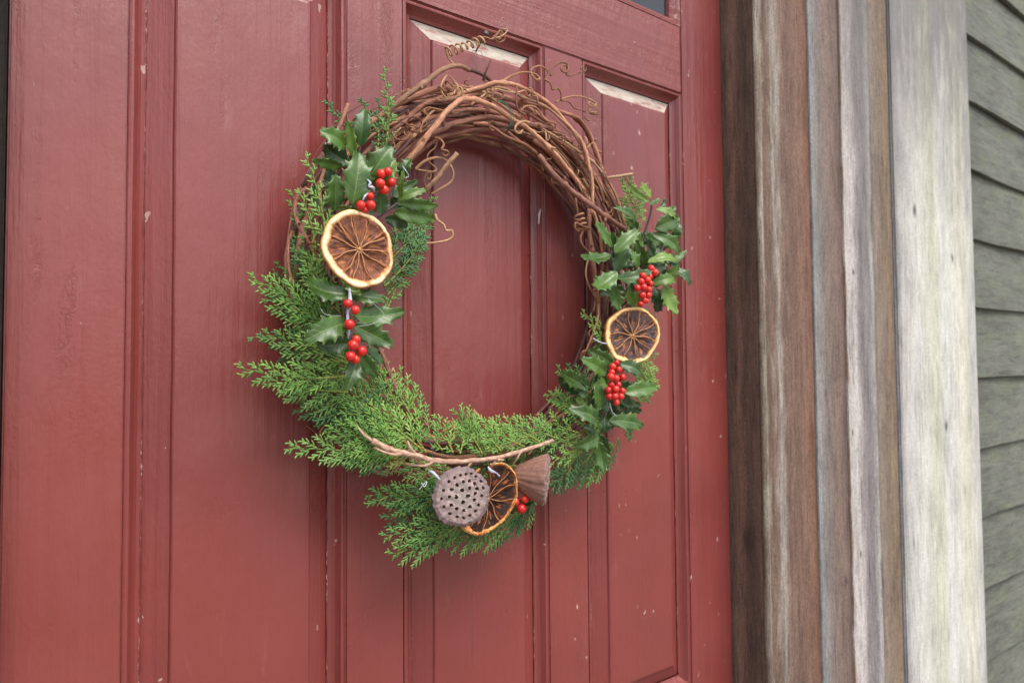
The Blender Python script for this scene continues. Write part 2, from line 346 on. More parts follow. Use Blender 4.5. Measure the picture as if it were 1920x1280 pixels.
# ---- siding: every clapboard is a part
wall = thing('clapboard_wall', 'grey-green clapboard siding at the right edge of the photo', 'wall', (XD1, 0, 0))
m_s = []
for q in range(4):
    m_s.append(m_wood('grey_green_clapboard_wood', [(0, (112, 114, 106)), (.3, (126, 128, 118)), (.5, (110, 114, 102)), (.7, (132, 134, 126)), (1, (112, 112, 106))], 'X', 0, 1.2, .3, k=.66, horiz=True, grain=.5, seed=20 + q, moss=.35))
DS = .052
def z_at(px, py, d): return float(P(px, py, d)[2])
lines = [105, 225, 345, 466, 592, 719, 847, 966, 1092]
zl = [z_at(1875, y, DS) for y in lines]; exposure = (zl[0] - zl[-1]) / 8; ztop = zl[0]
print('clapboard exposure', exposure)
XS0, XS1 = XD1 - .09, XD1 + 1.9
def clap(z, parent, x0, x1, mat, k):
    b, t, h = DS, DS - .013, exposure + .025
    nx = 14; V = []; Fc = []
    prof = [(b - .001, 0), (b, .0015), (t + (b - t) * .5, h * .5), (t, h), (t - .006, h), (b - .010, 0)]
    for i in range(nx + 1):
        x = x0 + (x1 - x0) * (i / nx) ** 1.6; wz = .0018 * math.sin(x * 5 + k * 1.9) - .0015 * math.sin(x * 13 + k)
        for d, zz in prof: V.append((x, -d + .0012 * math.sin(x * 9 + k * 3), z + zz + wz))
    n = len(prof)
    for i in range(nx):
        for j in range(n): Fc.append([i * n + j, (i + 1) * n + j, (i + 1) * n + (j + 1) % n, i * n + (j + 1) % n])
    Fc.append(list(range(n))); Fc.append([nx * n + j for j in range(n)][::-1])
    return mk('clapboard', V, Fc, mat, parent, smooth=False)
k = 0; z = ztop
while z + exposure < 3.1: z += exposure
while z > .1:
    clap(z, wall, XS0, XS1, m_s[k % 4], k); z -= exposure; k += 1
box('wall_backing', XS0, XS1, -.028, .1, .05, 3.2, dark_m, wall, 0)
drip_m = m_plain('old_paint_drip', lin(206, 196, 190, .8), .5)
tubes('paint_drip', [(np.array([P(1014, 392, .001), P(1011, 402, .0012), P(1010, 412, .0012), P(1010, 420, .001)]), np.array([.0008, .0017, .0008, .0016]))], drip_m, door, 8, .3)
def on_jamb(px, py):
    d = DIST - (XA0 - .0008) / (px_x(px) / DIST); return P(px, py, d)
tubes('straw', [(np.array([on_jamb(1381, 178), on_jamb(1388, 192), on_jamb(1397, 208)]), np.array([.0004, .0011, .0004])), (np.array([on_jamb(1366, 148), on_jamb(1372, 162)]), .0006)], drip_m, frame, 6, .2)  # pale bits of straw caught on the jamb, not part of its wood
# ------------------------------------------------------------------ nail
metal = m_plain('rusty_nail_metal', (.09, .07, .07), .45, .6)
na, nb = P(893, 95, -.006), P(911, 63, .030)
nail = tubes('nail', [(np.linspace(na, nb, 6), .0011)], metal, None, 10)
V, Fc, _ = tube([nb - (nb - na) * .01, nb + (nb - na) * .03], .0034, 14)
nail2 = mk('nail_head', V, Fc, metal, nail)
nail['label'] = 'thin dark nail above the wreath, driven into the door'; nail['category'] = 'nail'
# ------------------------------------------------------------------ wreath
WC = P(905, 560, .02) * 1.0
cx, cz = .685 * (DIST - .03), CH + .145 * (DIST - .03)
wreath = thing('wreath', 'grapevine wreath with cedar, holly, berries, orange slices and lotus pods on the door', 'wreath', (cx, 0, cz))
def m_vine(name, cols, rough=.55):
    a = N(name); uvn = a.coord('UV', scale=(55, 5.5, 1)); n1 = a.noise(uvn, 1.4, 6, .72, .3); n2 = a.noise(a.coord('UV', scale=(14, 1.2, 1)), 2.2, 3)
    oi = a.n('ObjectInfo'); f = a.math('ADD', a.math('MULTIPLY', n2, .8), a.math('MULTIPLY', a.math('SUBTRACT', oi.outputs['Random'], .5), 1.0))
    c = a.ramp(f, [(p, q) for p, q in cols]); c = a.mix(1., c, a.ramp(n1, [(.34, .35), (.46, .9), (.56, 1.1), (.70, 1.6)]), 'MULTIPLY')
    c = a.mix(a.math('MULTIPLY', a.ramp(n1, [(.62, 0.), (.7, 1.)]), .4), c, lin(200, 150, 110, .8))
    return a.done(c, rough, a.bump(n1, 1.0, .0016), .4)
vine_m = m_vine('vine_bark', [(0, lin(112, 76, 70, .9)), (.35, lin(150, 100, 84, .9)), (.6, lin(178, 120, 94, .9)), (1, lin(212, 156, 122, .9))])
tend_m = m_vine('tendril_bark', [(0, lin(142, 92, 66, .9)), (.5, lin(178, 126, 90, .9)), (1, lin(208, 170, 128, .95))], .45)
tan_m = m_vine('tan_vine_bark', [(0, lin(150, 108, 84, .9)), (.5, lin(178, 136, 104, .9)), (1, lin(196, 160, 124, .9))])
def trace(pts, n=7):
    return crom([P(a, b, c / 100) for a, b, c in pts], n)
def vine(pts, wpx, mat=None, name='vine', nodes=0, sides=9, taper=1.0, label=None):
    path = wig(trace(pts), .0012, 45, len(pts) + wpx); m = len(path); s = scale_at(path[m // 2]) * wpx / 2 * .9
    r = s * np.linspace(1, taper, m) * (1 + .08 * np.sin(np.arange(m) * 1.7 + wpx)); extra = []
    for q in range(nodes):
        i = int((q + .6) / (nodes + .3) * m); i = min(m - 3, max(2, i)); r[i] *= 1.4; r[i - 1] *= 1.18; r[i + 1] *= 1.18
        dirn = rng.normal(size=3); dirn[1] = -abs(dirn[1]); dirn /= np.linalg.norm(dirn)
        extra.append((np.array([path[i], path[i] + dirn * s * 2.2, path[i] + dirn * s * 2.9]), np.array([s * .7, s * .5, s * .3])))
    return tubes(name, [(path, r)] + extra, mat or vine_m, wreath, sides, .05, label)
V_ = [
 ([(700, 245, 3), (722, 215, 4), (760, 182, 5), (800, 152, 5.5), (835, 128, 5.5), (862, 124, 5), (878, 130, 4.5)], 12, 2, 1),
 ([(874, 129, 4.5), (895, 135, 4), (915, 146, 3.6), (926, 162, 3.4)], 9, 0, 0),
 ([(780, 193, 3), (850, 178, 3.8), (900, 165, 4.6), (927, 156, 5), (955, 157, 5), (985, 168, 5), (1015, 185, 5), (1045, 210, 5.2), (1070, 240, 5.4), (1088, 262, 5.6), (1100, 290, 6), (1106, 320, 6.2), (1111, 350, 6.2), (1111, 385, 6), (1108, 400, 5.8)], 9, 0, 2),
 ([(700, 395, 3), (745, 330, 5), (762, 305, 6), (790, 270, 6.6), (820, 232, 7), (838, 210, 7), (852, 196, 6.8), (868, 186, 6.6), (885, 187, 6.4), (905, 192, 6.2), (935, 206, 6), (965, 226, 6), (990, 242, 6), (1015, 264, 6), (1045, 295, 5.8), (1070, 325, 5.6), (1092, 352, 5.4), (1100, 362, 5)], 12, 0, 3),
 ([(640, 350, 2), (690, 295, 2.6), (730, 250, 3.2), (770, 215, 4), (800, 194, 4.5), (850, 185, 4.2), (900, 176, 4), (940, 184, 4), (985, 192, 4.4), (1030, 203, 4.8), (1060, 214, 4.6), (1085, 224, 4), (1105, 252, 3.6), (1122, 295, 3.6), (1132, 335, 4), (1150, 370, 4), (1166, 400, 4)], 10, 0, 3),
 ([(735, 345, 3), (770, 300, 3.6), (800, 275, 4), (830, 257, 4), (865, 247, 4), (905, 243, 4), (945, 244, 4.2), (962, 256, 4.4), (990, 278, 4.6), (1015, 298, 4.8)], 9, 0, 0),
 ([(1008, 292, 5.6), (1035, 325, 6), (1062, 350, 6.2), (1090, 372, 6.6), (1112, 388, 7), (1140, 408, 6.8), (1162, 424, 6.4), (1178, 436, 6)], 12, 1, 2),
 ([(720, 340, 3), (760, 292, 4), (800, 256, 5), (840, 236, 5.2), (880, 226, 5.2), (920, 221, 5), (960, 228, 4.8), (1000, 236, 4.6), (1040, 246, 4.2), (1072, 272, 4), (1096, 310, 4), (1112, 360, 4), (1128, 410, 4), (1140, 470, 4), (1138, 540, 4), (1138, 600, 4)], 11, 0, 3),
 ([(1076, 218, 3.4), (1096, 240, 3), (1114, 276, 3.2), (1126, 320, 3.4), (1138, 346, 3.6), (1152, 368, 3.6), (1170, 400, 3.8)], 11, 1, 2),
 ([(1105, 392, 5.6), (1104, 420, 5.6), (1107, 455, 5.4), (1113, 505, 5), (1120, 560, 4.6), (1126, 620, 4.2)], 11, 1, 1),
 ([(1000, 262, 4), (1030, 285, 4.6), (1060, 316, 5), (1082, 340, 5), (1100, 372, 5), (1120, 420, 4.6), (1130, 480, 4)], 10, 0, 2),
 ([(1010, 230, 3.6), (1050, 262, 4), (1075, 290, 4.4), (1100, 330, 4.4), (1120, 380, 4), (1150, 430, 3.4)], 10, 0, 1),
 ([(690, 340, 3), (725, 300, 3.5), (770, 250, 4.2), (800, 226, 4.6), (835, 215, 4.4), (880, 206, 4), (930, 212, 3.6), (975, 232, 3.4), (1020, 262, 3.4)], 11, 0, 2),
 ([(660, 330, 2.4), (700, 270, 3), (740, 226, 3.6), (775, 200, 3.6), (820, 196, 3.4), (880, 198, 3.4), (940, 220, 3.2)], 11, 0, 2),
 ([(680, 360, 3), (720, 318, 4), (765, 268, 5), (795, 240, 5.4), (830, 222, 5.2), (880, 214, 5)], 8, 0, 1),
 ([(652, 196, 5), (643, 220, 5.2), (632, 250, 5), (620, 280, 4)], 9, 1, 0),
 ([(608, 318, 6), (600, 350, 6.4), (604, 395, 6.4), (612, 430, 5)], 8, 0, 0),
 ([(575, 352, 5), (556, 372, 5), (553, 400, 5.4), (562, 428, 5.6), (582, 462, 5.8), (602, 496, 5.4), (620, 525, 5)], 10, 0, 1),
 ([(548, 432, 4.6), (540, 460, 4.8), (541, 500, 5), (548, 530, 5), (552, 548, 4.6)], 6, 1, 0),
 ([(590, 350, 3), (560, 390, 3), (545, 430, 3), (545, 470, 3), (560, 540, 3)], 8, 0, 0),
 ([(700, 630, 5), (716, 665, 5.6), (730, 700, 6), (744, 735, 6), (762, 772, 6), (780, 800, 5.6), (792, 820, 5)], 10, 1, 1),
 ([(716, 700, 4.4), (735, 742, 4.6), (755, 778, 4.6), (790, 812, 4.2)], 7, 1, 0),
 ([(886, 768, 5.4), (904, 788, 6), (925, 812, 6)], 8, 2, 0),
 ([(680, 872, 4), (705, 884, 4.2), (726, 892, 4)], 9, 2, 0),
]
for i, (pts, wpx, mi, nn) in enumerate(V_):
    vine(pts, wpx, (vine_m, vine_m, tan_m)[mi], nodes=nn, taper=.85)
vine([(798, 358, 5), (815, 338, 5.8), (836, 312, 6.6), (856, 288, 7.2)], 10, tan_m, name='cut_stick', sides=8)
vine([(907, 152, 4.5), (910, 140, 5), (917, 124, 5.4), (922, 112, 5.6)], 7, vine_m, name='bark_sliver', taper=.1)
# background strands of the ring
for i in range(25):
    th0 = rng.uniform(0, 2 * np.pi); span = rng.uniform(2.4, 5.6); r0 = rng.uniform(.174, .220); A = rng.uniform(.006, .018); ks = rng.uniform(.8, 2.4)
    ph1, ph2 = rng.uniform(0, 6.28, 2); d0 = rng.uniform(.014, .040)
    th = np.linspace(th0, th0 + span, int(span * 16)); r = r0 + A * np.sin(ks * th + ph1); r = np.clip(r, .168, .234)
    d = d0 + .010 * np.sin(2.1 * th + ph2)
    path = np.stack([cx + r * np.cos(th), -d, cz + r * np.sin(th)], 1); path = wig(path, .0035, 18, i)
    rad = rng.uniform(.0015, .0028); rr = rad * (1 + .10 * np.sin(np.arange(len(th)) * 1.3) + .14 * np.sin(np.arange(len(th)) * .37 + i))
    for q in range(6, len(rr) - 4, 17): rr[q] *= 1.35
    tubes('vine', [(path, rr)], vine_m, wreath, 8, .05)
for i in range(12):                                  # thin wandering runners over the top of the ring
    th0 = rng.uniform(-.4, 1.0); th = np.linspace(th0, th0 + rng.uniform(.9, 1.4), 34); r0 = rng.uniform(.172, .236)
    r = r0 + .010 * np.sin(th * rng.uniform(2, 4) + i) ; d = .040 + .016 * np.sin(th * 2.3 + i * 2)
    path = wig(np.stack([cx + r * np.cos(th), -d, cz + r * np.sin(th)], 1), .005, 26, i + 50)
    rr = rng.uniform(.0011, .0018) * (1 + .12 * np.sin(np.arange(34) * 1.9)); rr[9::11] *= 1.5
    tubes('vine', [(path, rr)], (vine_m, tan_m)[i % 3 == 0], wreath, 7, .08)
for i in range(70):                                  # loose strips of bark and thin side shoots along the ring
    th0 = rng.uniform(-.9, 3.0); span = rng.uniform(.12, .7); th = np.linspace(th0, th0 + span, int(8 + span * 24)); r0 = rng.uniform(.168, .232)
    r = r0 + rng.uniform(-.012, .012) * (th - th0) / span + rng.uniform(0, .010) * ((th - th0) / span) ** 3; d = rng.uniform(.030, .056)
    path = wig(np.stack([cx + r * np.cos(th), -d - .006 * np.sin(3 * th), cz + r * np.sin(th)], 1), .004, 30, i)
    tubes('bark_strip', [(path, rng.uniform(.0005, .0013) * np.linspace(1, .3, len(th)))], (vine_m, tend_m, tan_m)[i % 3], wreath, 6, .2)
# tendrils
def tendril(pts, wpx=4, mat=None, n=8):
    path = trace(pts, n); s = scale_at(path[0]) * wpx / 2
    return tubes('tendril', [(path, s * np.linspace(1.05, .7, len(path)))], mat or tend_m, wreath, 7)
def helix(p0, p1, rpx, turns, wpx=3.4, d0=5, d1=5, lead=None, grow=1.0):
    A, B = P(*p0, d0 / 100), P(*p1, d1 / 100); ax = B - A; L = np.linalg.norm(ax); ax /= L
    u = np.cross(ax, [0, 1, 0]); u /= np.linalg.norm(u); v = np.cross(ax, u); s = scale_at(A)
    t = np.linspace(0, 1, int(turns * 14)); rr = rpx * s * (1 + (grow - 1) * t) * (1 + .15 * np.sin(t * 9))
    path = A + np.outer(t, ax) * L + (rr * np.cos(2 * np.pi * turns * t))[:, None] * u + (rr * np.sin(2 * np.pi * turns * t))[:, None] * v * .9
    if lead is not None: path = np.vstack([crom([P(a, b, c / 100) for a, b, c in lead] + [path[0]], 6)[:-1], path])
    return tubes('tendril', [(path, s * wpx / 2)], tend_m, wreath, 7)
helix((838, 98), (905, 76), 8, 6.5, 3.8, 5.2, 5.5, lead=[(850, 120, 5), (840, 108, 5)], grow=.9)
tendril([(903, 80, 5.4), (908, 70, 5.8), (922, 74, 6), (932, 64, 6), (938, 58, 6), (944, 66, 5.4), (936, 74, 5), (926, 68, 5.4), (934, 80, 5.6), (946, 74, 5.8), (942, 62, 6), (930, 60, 5.6)], 4)
tendril([(922, 72, 5.8), (936, 70, 6), (946, 64, 6), (951, 56, 6), (940, 54, 5.8)], 3.4)
tendril([(943, 152, 5), (962, 141, 5), (985, 136, 5.2), (1004, 140, 5.4), (1012, 148, 5.8), (1004, 149, 6.2), (996, 138, 6.2), (999, 128, 6), (1012, 124, 5.8), (1024, 130, 5.6), (1028, 138, 5.4), (1023, 150, 5.2)], 4.4)
tendril([(1032, 142, 5), (1036, 128, 5), (1048, 118, 5), (1062, 119, 5), (1066, 128, 5.2), (1060, 136, 5.6), (1052, 131, 5.8), (1054, 124, 5.6), (1062, 124, 5.2), (1064, 134, 5), (1062, 140, 5), (1070, 142, 5), (1085, 137, 5), (1096, 134, 5), (1099, 128, 5), (1094, 124, 5.2), (1089, 129, 5.4), (1094, 133, 5.5)], 3.8)
tendril([(1020, 149, 5.2), (1032, 156, 5.4), (1036, 168, 5.4), (1046, 166, 5.4), (1052, 176, 5.4), (1053, 188, 5.2), (1067, 191, 5), (1076, 202, 5), (1088, 206, 5), (1098, 211, 5), (1096, 219, 5.2), (1104, 226, 5.4), (1110, 224, 5.2)], 3.8)
tendril([(1042, 192, 5), (1062, 183, 5), (1086, 181, 5), (1106, 187, 5), (1117, 194, 5), (1114, 200, 5.4), (1105, 198, 5.6), (1105, 192, 5.4), (1118, 202, 5.4), (1118, 210, 5.2), (1106, 210, 5.4), (1104, 202, 5.4)], 3.6)
tendril([(1106, 212, 5), (1116, 215, 5), (1126, 213, 5), (1119, 220, 5)], 3)
tendril([(976, 208, 6), (985, 200, 6.2), (1002, 200, 6.2), (1012, 210, 6), (1020, 222, 6), (1030, 228, 6), (1040, 231, 5.8), (1041, 240, 5)], 4)
tendril([(985, 216, 6.4), (969, 202, 6.8), (969, 162, 7)], 4.6, n=4)
tendril([(992, 230, 6.6), (980, 228, 7), (968, 235, 7.2), (966, 246, 7.2), (974, 250, 7), (980, 244, 6.8)], 5)
tendril([(1036, 248, 6), (1054, 252, 6.4)], 5, n=4)
tendril([(900, 184, 6), (925, 168, 6.2), (950, 172, 6), (968, 174, 5.6), (984, 170, 5.4), (990, 180, 5.2), (998, 176, 5), (1010, 180, 5)], 4)
tendril([(860, 200, 5), (900, 192, 6), (925, 165, 6.2)], 5, n=5)
tendril([(905, 172, 5.4), (930, 190, 5.4), (955, 208, 5.2), (975, 220, 5)], 6, n=5)
helix((828, 172), (845, 160), 9, 2.4, 3.6, 6, 6.4); helix((850, 165), (872, 178), 9, 2.2, 4, 6.2, 6)
tendril([(838, 140, 5), (828, 158, 6), (830, 176, 6.4), (844, 186, 6), (862, 176, 5.6), (856, 158, 5.6), (842, 142, 5.6)], 4)
for (a, b, r) in ((752, 246, 17), (777, 233, 14), (770, 246, 12), (771, 247, 8)):
    pts = [(a + r * math.cos(t), b + r * math.sin(t), 7.2 + .6 * math.sin(t * 1.5)) for t in np.linspace(0, 2 * math.pi * 1.15, 12)]
    tendril(pts, 3.6, n=4)
V_b = [(rng.normal() * 4 + 771, rng.normal() * 4 + 247) for _ in range(3)]
tendril([(788, 250, 6.8), (792, 232, 6.6), (806, 214, 6.4), (814, 208, 6.2), (805, 216, 6), (796, 212, 6), (797, 205, 6), (806, 202, 6.2), (832, 208, 6.4)], 4)
tendril([(815, 258, 5.6), (826, 262, 6), (832, 272, 6.2), (828, 280, 6.2), (838, 283, 6.2), (841, 288, 6), (834, 292, 6), (829, 286, 6)], 4.6)
tendril([(778, 318, 5), (795, 303, 5.4), (815, 296, 5.6), (833, 299, 5.6), (843, 308, 5.6), (850, 325, 5.6), (846, 340, 5.4), (832, 350, 5.2), (808, 364, 5)], 5.6)
tendril([(816, 402, 4), (820, 412, 4.4), (832, 422, 4.6), (836, 432, 4.6), (846, 432, 4.6), (849, 441, 4.6), (840, 450, 4.4), (815, 455, 4), (785, 456, 3.6)], 5)
tendril([(800, 355, 4), (795, 340, 4.2), (800, 326, 4.4), (808, 326, 4.6), (806, 336, 4.6), (800, 334, 4.6)], 4)
tendril([(782, 318, 4), (810, 322, 4), (818, 316, 4), (805, 304, 4), (802, 290, 4), (816, 276, 4), (820, 262, 4)], 3.6)
helix((1085, 402), (1092, 428), 9, 3.0, 4, 6, 6.4)
tendril([(1076, 355, 5), (1080, 380, 5.4), (1084, 405, 5.6)], 4.6, n=4)
tendril([(1105, 428, 6), (1092, 424, 6.6), (1080, 418, 6.8), (1078, 428, 6.8), (1086, 434, 6.4)], 5)
tendril([(1093, 432, 6), (1088, 446, 6), (1092, 460, 6), (1103, 472, 5.6)], 5)
tendril([(1045, 332, 4), (1036, 332, 4.2), (1034, 340, 4.2), (1042, 344, 4.2), (1048, 338, 4)], 3.6)
vine([(1132, 335, 4.4), (1145, 332, 5), (1165, 329, 5.4), (1185, 327, 5.8)], 6, tan_m, name='cut_stick')
tendril([(1104, 482, 6), (1098, 510, 6), (1104, 535, 6), (1114, 552, 5.6)], 3.4)
tendril([(1112, 545, 6), (1122, 540, 6.4), (1130, 548, 6.6), (1122, 560, 6.4), (1114, 552, 6.2), (1118, 542, 6)], 5.4)
tendril([(1122, 570, 6), (1120, 600, 6), (1108, 635, 5.6), (1094, 668, 5)], 4.6)
tendril([(1088, 675, 5), (1092, 660, 5.4), (1102, 658, 5.6), (1104, 668, 5.4)], 5)
tendril([(1095, 588, 5), (1104, 596, 5.4), (1112, 610, 5.4), (1104, 625, 5.4), (1112, 640, 5.4), (1106, 640, 5.2)], 3.8)
tendril([(648, 788, 4), (630, 789, 4.4), (612, 796, 4.8), (600, 812, 5), (604, 834, 4.8), (615, 838, 4.6), (628, 822, 4.6), (640, 796, 4.2)], 5)
tendril([(575, 798, 4), (590, 810, 4), (602, 822, 4.2)], 1.6, n=4)
for (a, b, r) in ((580, 450, 8), (793, 790, 9), (844, 797, 9), (840, 815, 12)):
    tendril([(a + r * math.cos(t), b + r * math.sin(t) * .9, 6.4 + .5 * math.sin(t * 2)) for t in np.linspace(0, 2 * math.pi * 1.2, 10)], 4, n=4)
helix((988, 795), (1012, 778), 5, 4, 3.6, 5, 5); helix((1040, 770), (1052, 745), 5, 4, 3, 5, 5); helix((733, 690), (745, 760), 4, 4, 4, 5, 5.4)
for i in range(52):                                  # small curls and cut ends caught in the ring
    th = rng.uniform(-.35, 2.4); r = rng.uniform(.178, .225); d = rng.uniform(.035, .062); c = np.array([cx + r * math.cos(th), -d, cz + r * math.sin(th)])
    u = rng.normal(size=3); u /= np.linalg.norm(u); v = np.cross(u, [0, 1, .2]); v /= np.linalg.norm(v); t = np.linspace(0, 1, 22); rr = rng.uniform(.002, .005); tn = rng.uniform(.6, 2)
    path = c + np.outer(t * rng.uniform(.006, .024), u) + np.outer(rr * np.cos(6.28 * tn * t), v) + np.outer(rr * np.sin(6.28 * tn * t), np.cross(u, v))
    tubes('tendril', [(path, rng.uniform(.0006, .0011))], tend_m, wreath, 6)
# green binding wire
wire_m = m_plain('green_wire', (.02, .10, .065), .4)
def wire(pts, wpx=1.1): return tubes('wire', [(trace(pts, 6), scale_at(P(*pts[0][:2], .05)) * wpx / 2)], wire_m, wreath, 6)
wire([(893, 96, .6), (886, 96, 1), (885, 108, 1.4), (893, 125, 2.4), (905, 145, 3), (912, 160, 3.6), (916, 175, 4)])
wire([(893, 96, .6), (902, 98, 1), (908, 115, 1.6), (910, 130, 2.6), (912, 160, 3.6)])
for o in (0, 3, -2):
    wire([(932, 188, 6.6), (948, 194 + o, 6.8), (957 + o, 208, 7), (960 + o, 225, 7), (956 + o, 240, 6.8), (946, 250, 5.6)])
wire([(733, 715, 7), (700, 738, 7.4), (665, 765, 7.4), (640, 780, 7)]); wire([(806, 828, 7.8), (812, 845, 8.6), (806, 868, 8.6), (785, 885, 8)]); wire([(975, 834, 8.4), (982, 850, 8.8), (980, 866, 8)]); wire([(1022, 812, 8), (1032, 828, 8.6), (1036, 846, 8.4)])
# ------------------------------------------------------------------ cedar
def m_cedar(name, c0, c1, c2):
    a = N(name); at = a.n('Attribute', attribute_name='Col'); sc = a.n('SeparateColor'); a.l(at.outputs['Color'], sc.inputs[0])
    oi = a.n('ObjectInfo'); n = a.noise(a.coord(), 160, 3)
    f = a.math('ADD', a.math('MULTIPLY', sc.outputs[0], .75), a.math('MULTIPLY', a.math('SUBTRACT', n, .5), .6)); f = a.math('ADD', f, a.math('MULTIPLY', a.math('SUBTRACT', oi.outputs['Random'], .5), .45))
    c = a.ramp(f, [(.05, c0), (.5, c1), (.95, c2)])
    c = a.mix(sc.outputs[1], c, lin(160, 160, 72, .8)); c = a.mix(a.ramp(a.noise(a.coord(), 26, 2), [(.66, 0.), (.74, .5)]), c, lin(168, 136, 76, .8))       # stems are yellower
    tr = a.n('BsdfTranslucent'); a.l(c, tr.inputs[0]); mx = a.n('MixShader'); mx.inputs[0].default_value = .22
    m = a.done(c, .5, a.bump(n, .3, .0005), .4); a.l(a.b.outputs[0], mx.inputs[1]); a.l(tr.outputs[0], mx.inputs[2]); a.l(mx.outputs[0], a.out.inputs[0]); return m
ced = [m_cedar('cedar_green', (.055, .15, .036, 1), (.15, .31, .075, 1), (.30, .47, .15, 1)),
       m_cedar('cedar_light_green', (.10, .23, .048, 1), (.24, .43, .095, 1), (.40, .57, .19, 1)),
       m_cedar('cedar_dark_green', (.04, .12, .045, 1), (.09, .22, .08, 1), (.19, .34, .13, 1))]
def sprig(base, tip, wpx, mat, bow=0., roll=0., name='cedar_sprig', dens=1.0, narrow=False, parent=None):
    """flat spray: stem, alternate side branches, each with two ranks of scale-leaved branchlets"""
    A, B = np.asarray(base), np.asarray(tip); ax = B - A; L = np.linalg.norm(ax); ax /= L
    tocam = CAM - A; nrm = np.array([0, -1., 0]) * .75 + tocam / np.linalg.norm(tocam) * .4 + rng.normal(size=3) * .12
    nrm -= (nrm @ ax) * ax; nrm /= np.linalg.norm(nrm); sd2 = np.cross(ax, nrm)
    if roll: sd2, nrm = sd2 * math.cos(roll) + nrm * math.sin(roll), nrm * math.cos(roll) - sd2 * math.sin(roll)
    W = wpx * scale_at(A) / 2 * 1.1
    seg = []     # x0 y0 z0 x1 y1 z1 w tint stem
    def axis(t): return np.array([bow * L * math.sin(math.pi * t * .9), t * L, -.10 * L * t * t + .02 * L * math.sin(t * 5)])
    n = max(7, int(L / .0074 * dens)); side = 1; ts = np.linspace(0, 1, 14)
    for i in range(13): a_, b_ = axis(ts[i]), axis(ts[i + 1] + .02 if i < 12 else 1); seg.append((*a_, *b_, .0011 * (1.25 - ts[i]), .5, .8 * (1 - ts[i])))
    for i in range(n):
        t = (i + .3) / n + rng.uniform(-.01, .01); p = axis(t); tg = axis(min(1, t + .02)) - axis(max(0, t - .02)); tg /= np.linalg.norm(tg); side = -side
        prof = min(1, .45 + t * 2.2) * (1 - t) ** .62 * rng.uniform(.75, 1.12)
        ang = math.radians(rng.uniform(33, 44) * (1 - .25 * t) * (.55 if narrow else 1)); bl = W * prof / math.sin(ang) * 1.0
        bl = max(bl, .004)
        dz = rng.uniform(-.25, .12); ca, sa = math.cos(ang), math.sin(ang)
        d = np.array([tg[0] * ca + side * tg[1] * sa, tg[1] * ca - side * tg[0] * sa, dz * .5]); d /= np.linalg.norm(d)
        q = np.array([d[1], -d[0], 0.]); q /= np.linalg.norm(q); cv = rng.uniform(.05, .16) * side
        def bp(s): return p + d * (bl * s) - q * (bl * cv * s * s) * 1.0 + np.array([0, 0, -.10 * bl * s * s])
        seg.append((*p, *bp(.55), .0011, .4, .35)); seg.append((*bp(.5), *bp(1.03), .0011, .75, 0))
        m = max(3, int(bl / .0026)); s2 = 1
        for j in range(m):
            s = (j + .5) / m; s2 = -s2; o = bp(s); ll = (.0034 + .34 * bl * (1 - s) ** .75) * rng.uniform(.88, 1.12); ll = min(ll, .0125)
            an = math.radians(rng.uniform(27, 35)); dd = d * math.cos(an) + q * s2 * math.sin(an); dd = dd - q * (2 * cv * s) * .5; dd[2] += rng.uniform(-.16, .10); dd /= np.linalg.norm(dd)
            e = o + dd * ll; mid = o + dd * ll * .5; tint = .25 + .6 * s + rng.uniform(-.12, .12)
            seg.append((*o, *e, .00088, tint, 0))
            if ll > .0098:      # forked tips
                for z_ in (-1, 1):
                    d3 = dd + np.array([dd[1], -dd[0], 0]) * z_ * .55; d3 /= np.linalg.norm(d3); seg.append((*mid, *(mid + d3 * ll * .38), .0008, tint + .1, 0))
    S = np.array(seg); p0, p1, wd = S[:, :3], S[:, 3:6], S[:, 6]; dv = p1 - p0; dl = dv / (np.linalg.norm(dv, axis=1)[:, None] + 1e-12)
    lat = np.cross(dl, [0, 0, 1.]); lat /= np.linalg.norm(lat, axis=1)[:, None] + 1e-12; up = np.cross(lat, dl); m1 = p0 + dv * .30; m2 = p0 + dv * .82
    hw = (wd * .95)[:, None]; ht = (wd * .55)[:, None]
    V = np.stack([p0, m1 + lat * hw, m1 + up * ht, m1 - lat * hw, m1 - up * ht, m2 + lat * hw * .85, m2 + up * ht * .85, m2 - lat * hw * .85, m2 - up * ht * .85, p1], 1).reshape(-1, 3)
    base_f = [[0, 1, 2], [0, 2, 3], [0, 3, 4], [0, 4, 1], [1, 5, 6, 2], [2, 6, 7, 3], [3, 7, 8, 4], [4, 8, 5, 1], [9, 6, 5], [9, 7, 6], [9, 8, 7], [9, 5, 8]]
    Fc = [[c + 10 * i for c in f] for i in range(len(S)) for f in base_f]
    Wd = A + V[:, :1] * sd2 + V[:, 1:2] * ax + V[:, 2:3] * nrm
    Wd[:, 1] = np.minimum(Wd[:, 1], -.003)
    cc = np.zeros((len(V), 3)); cc[:, 0] = np.repeat(np.clip(S[:, 7], 0, 1), 10); cc[:, 1] = np.repeat(S[:, 8], 10)
    return mk(name, Wd, Fc, mat, parent or wreath, smooth=True, col=cc)
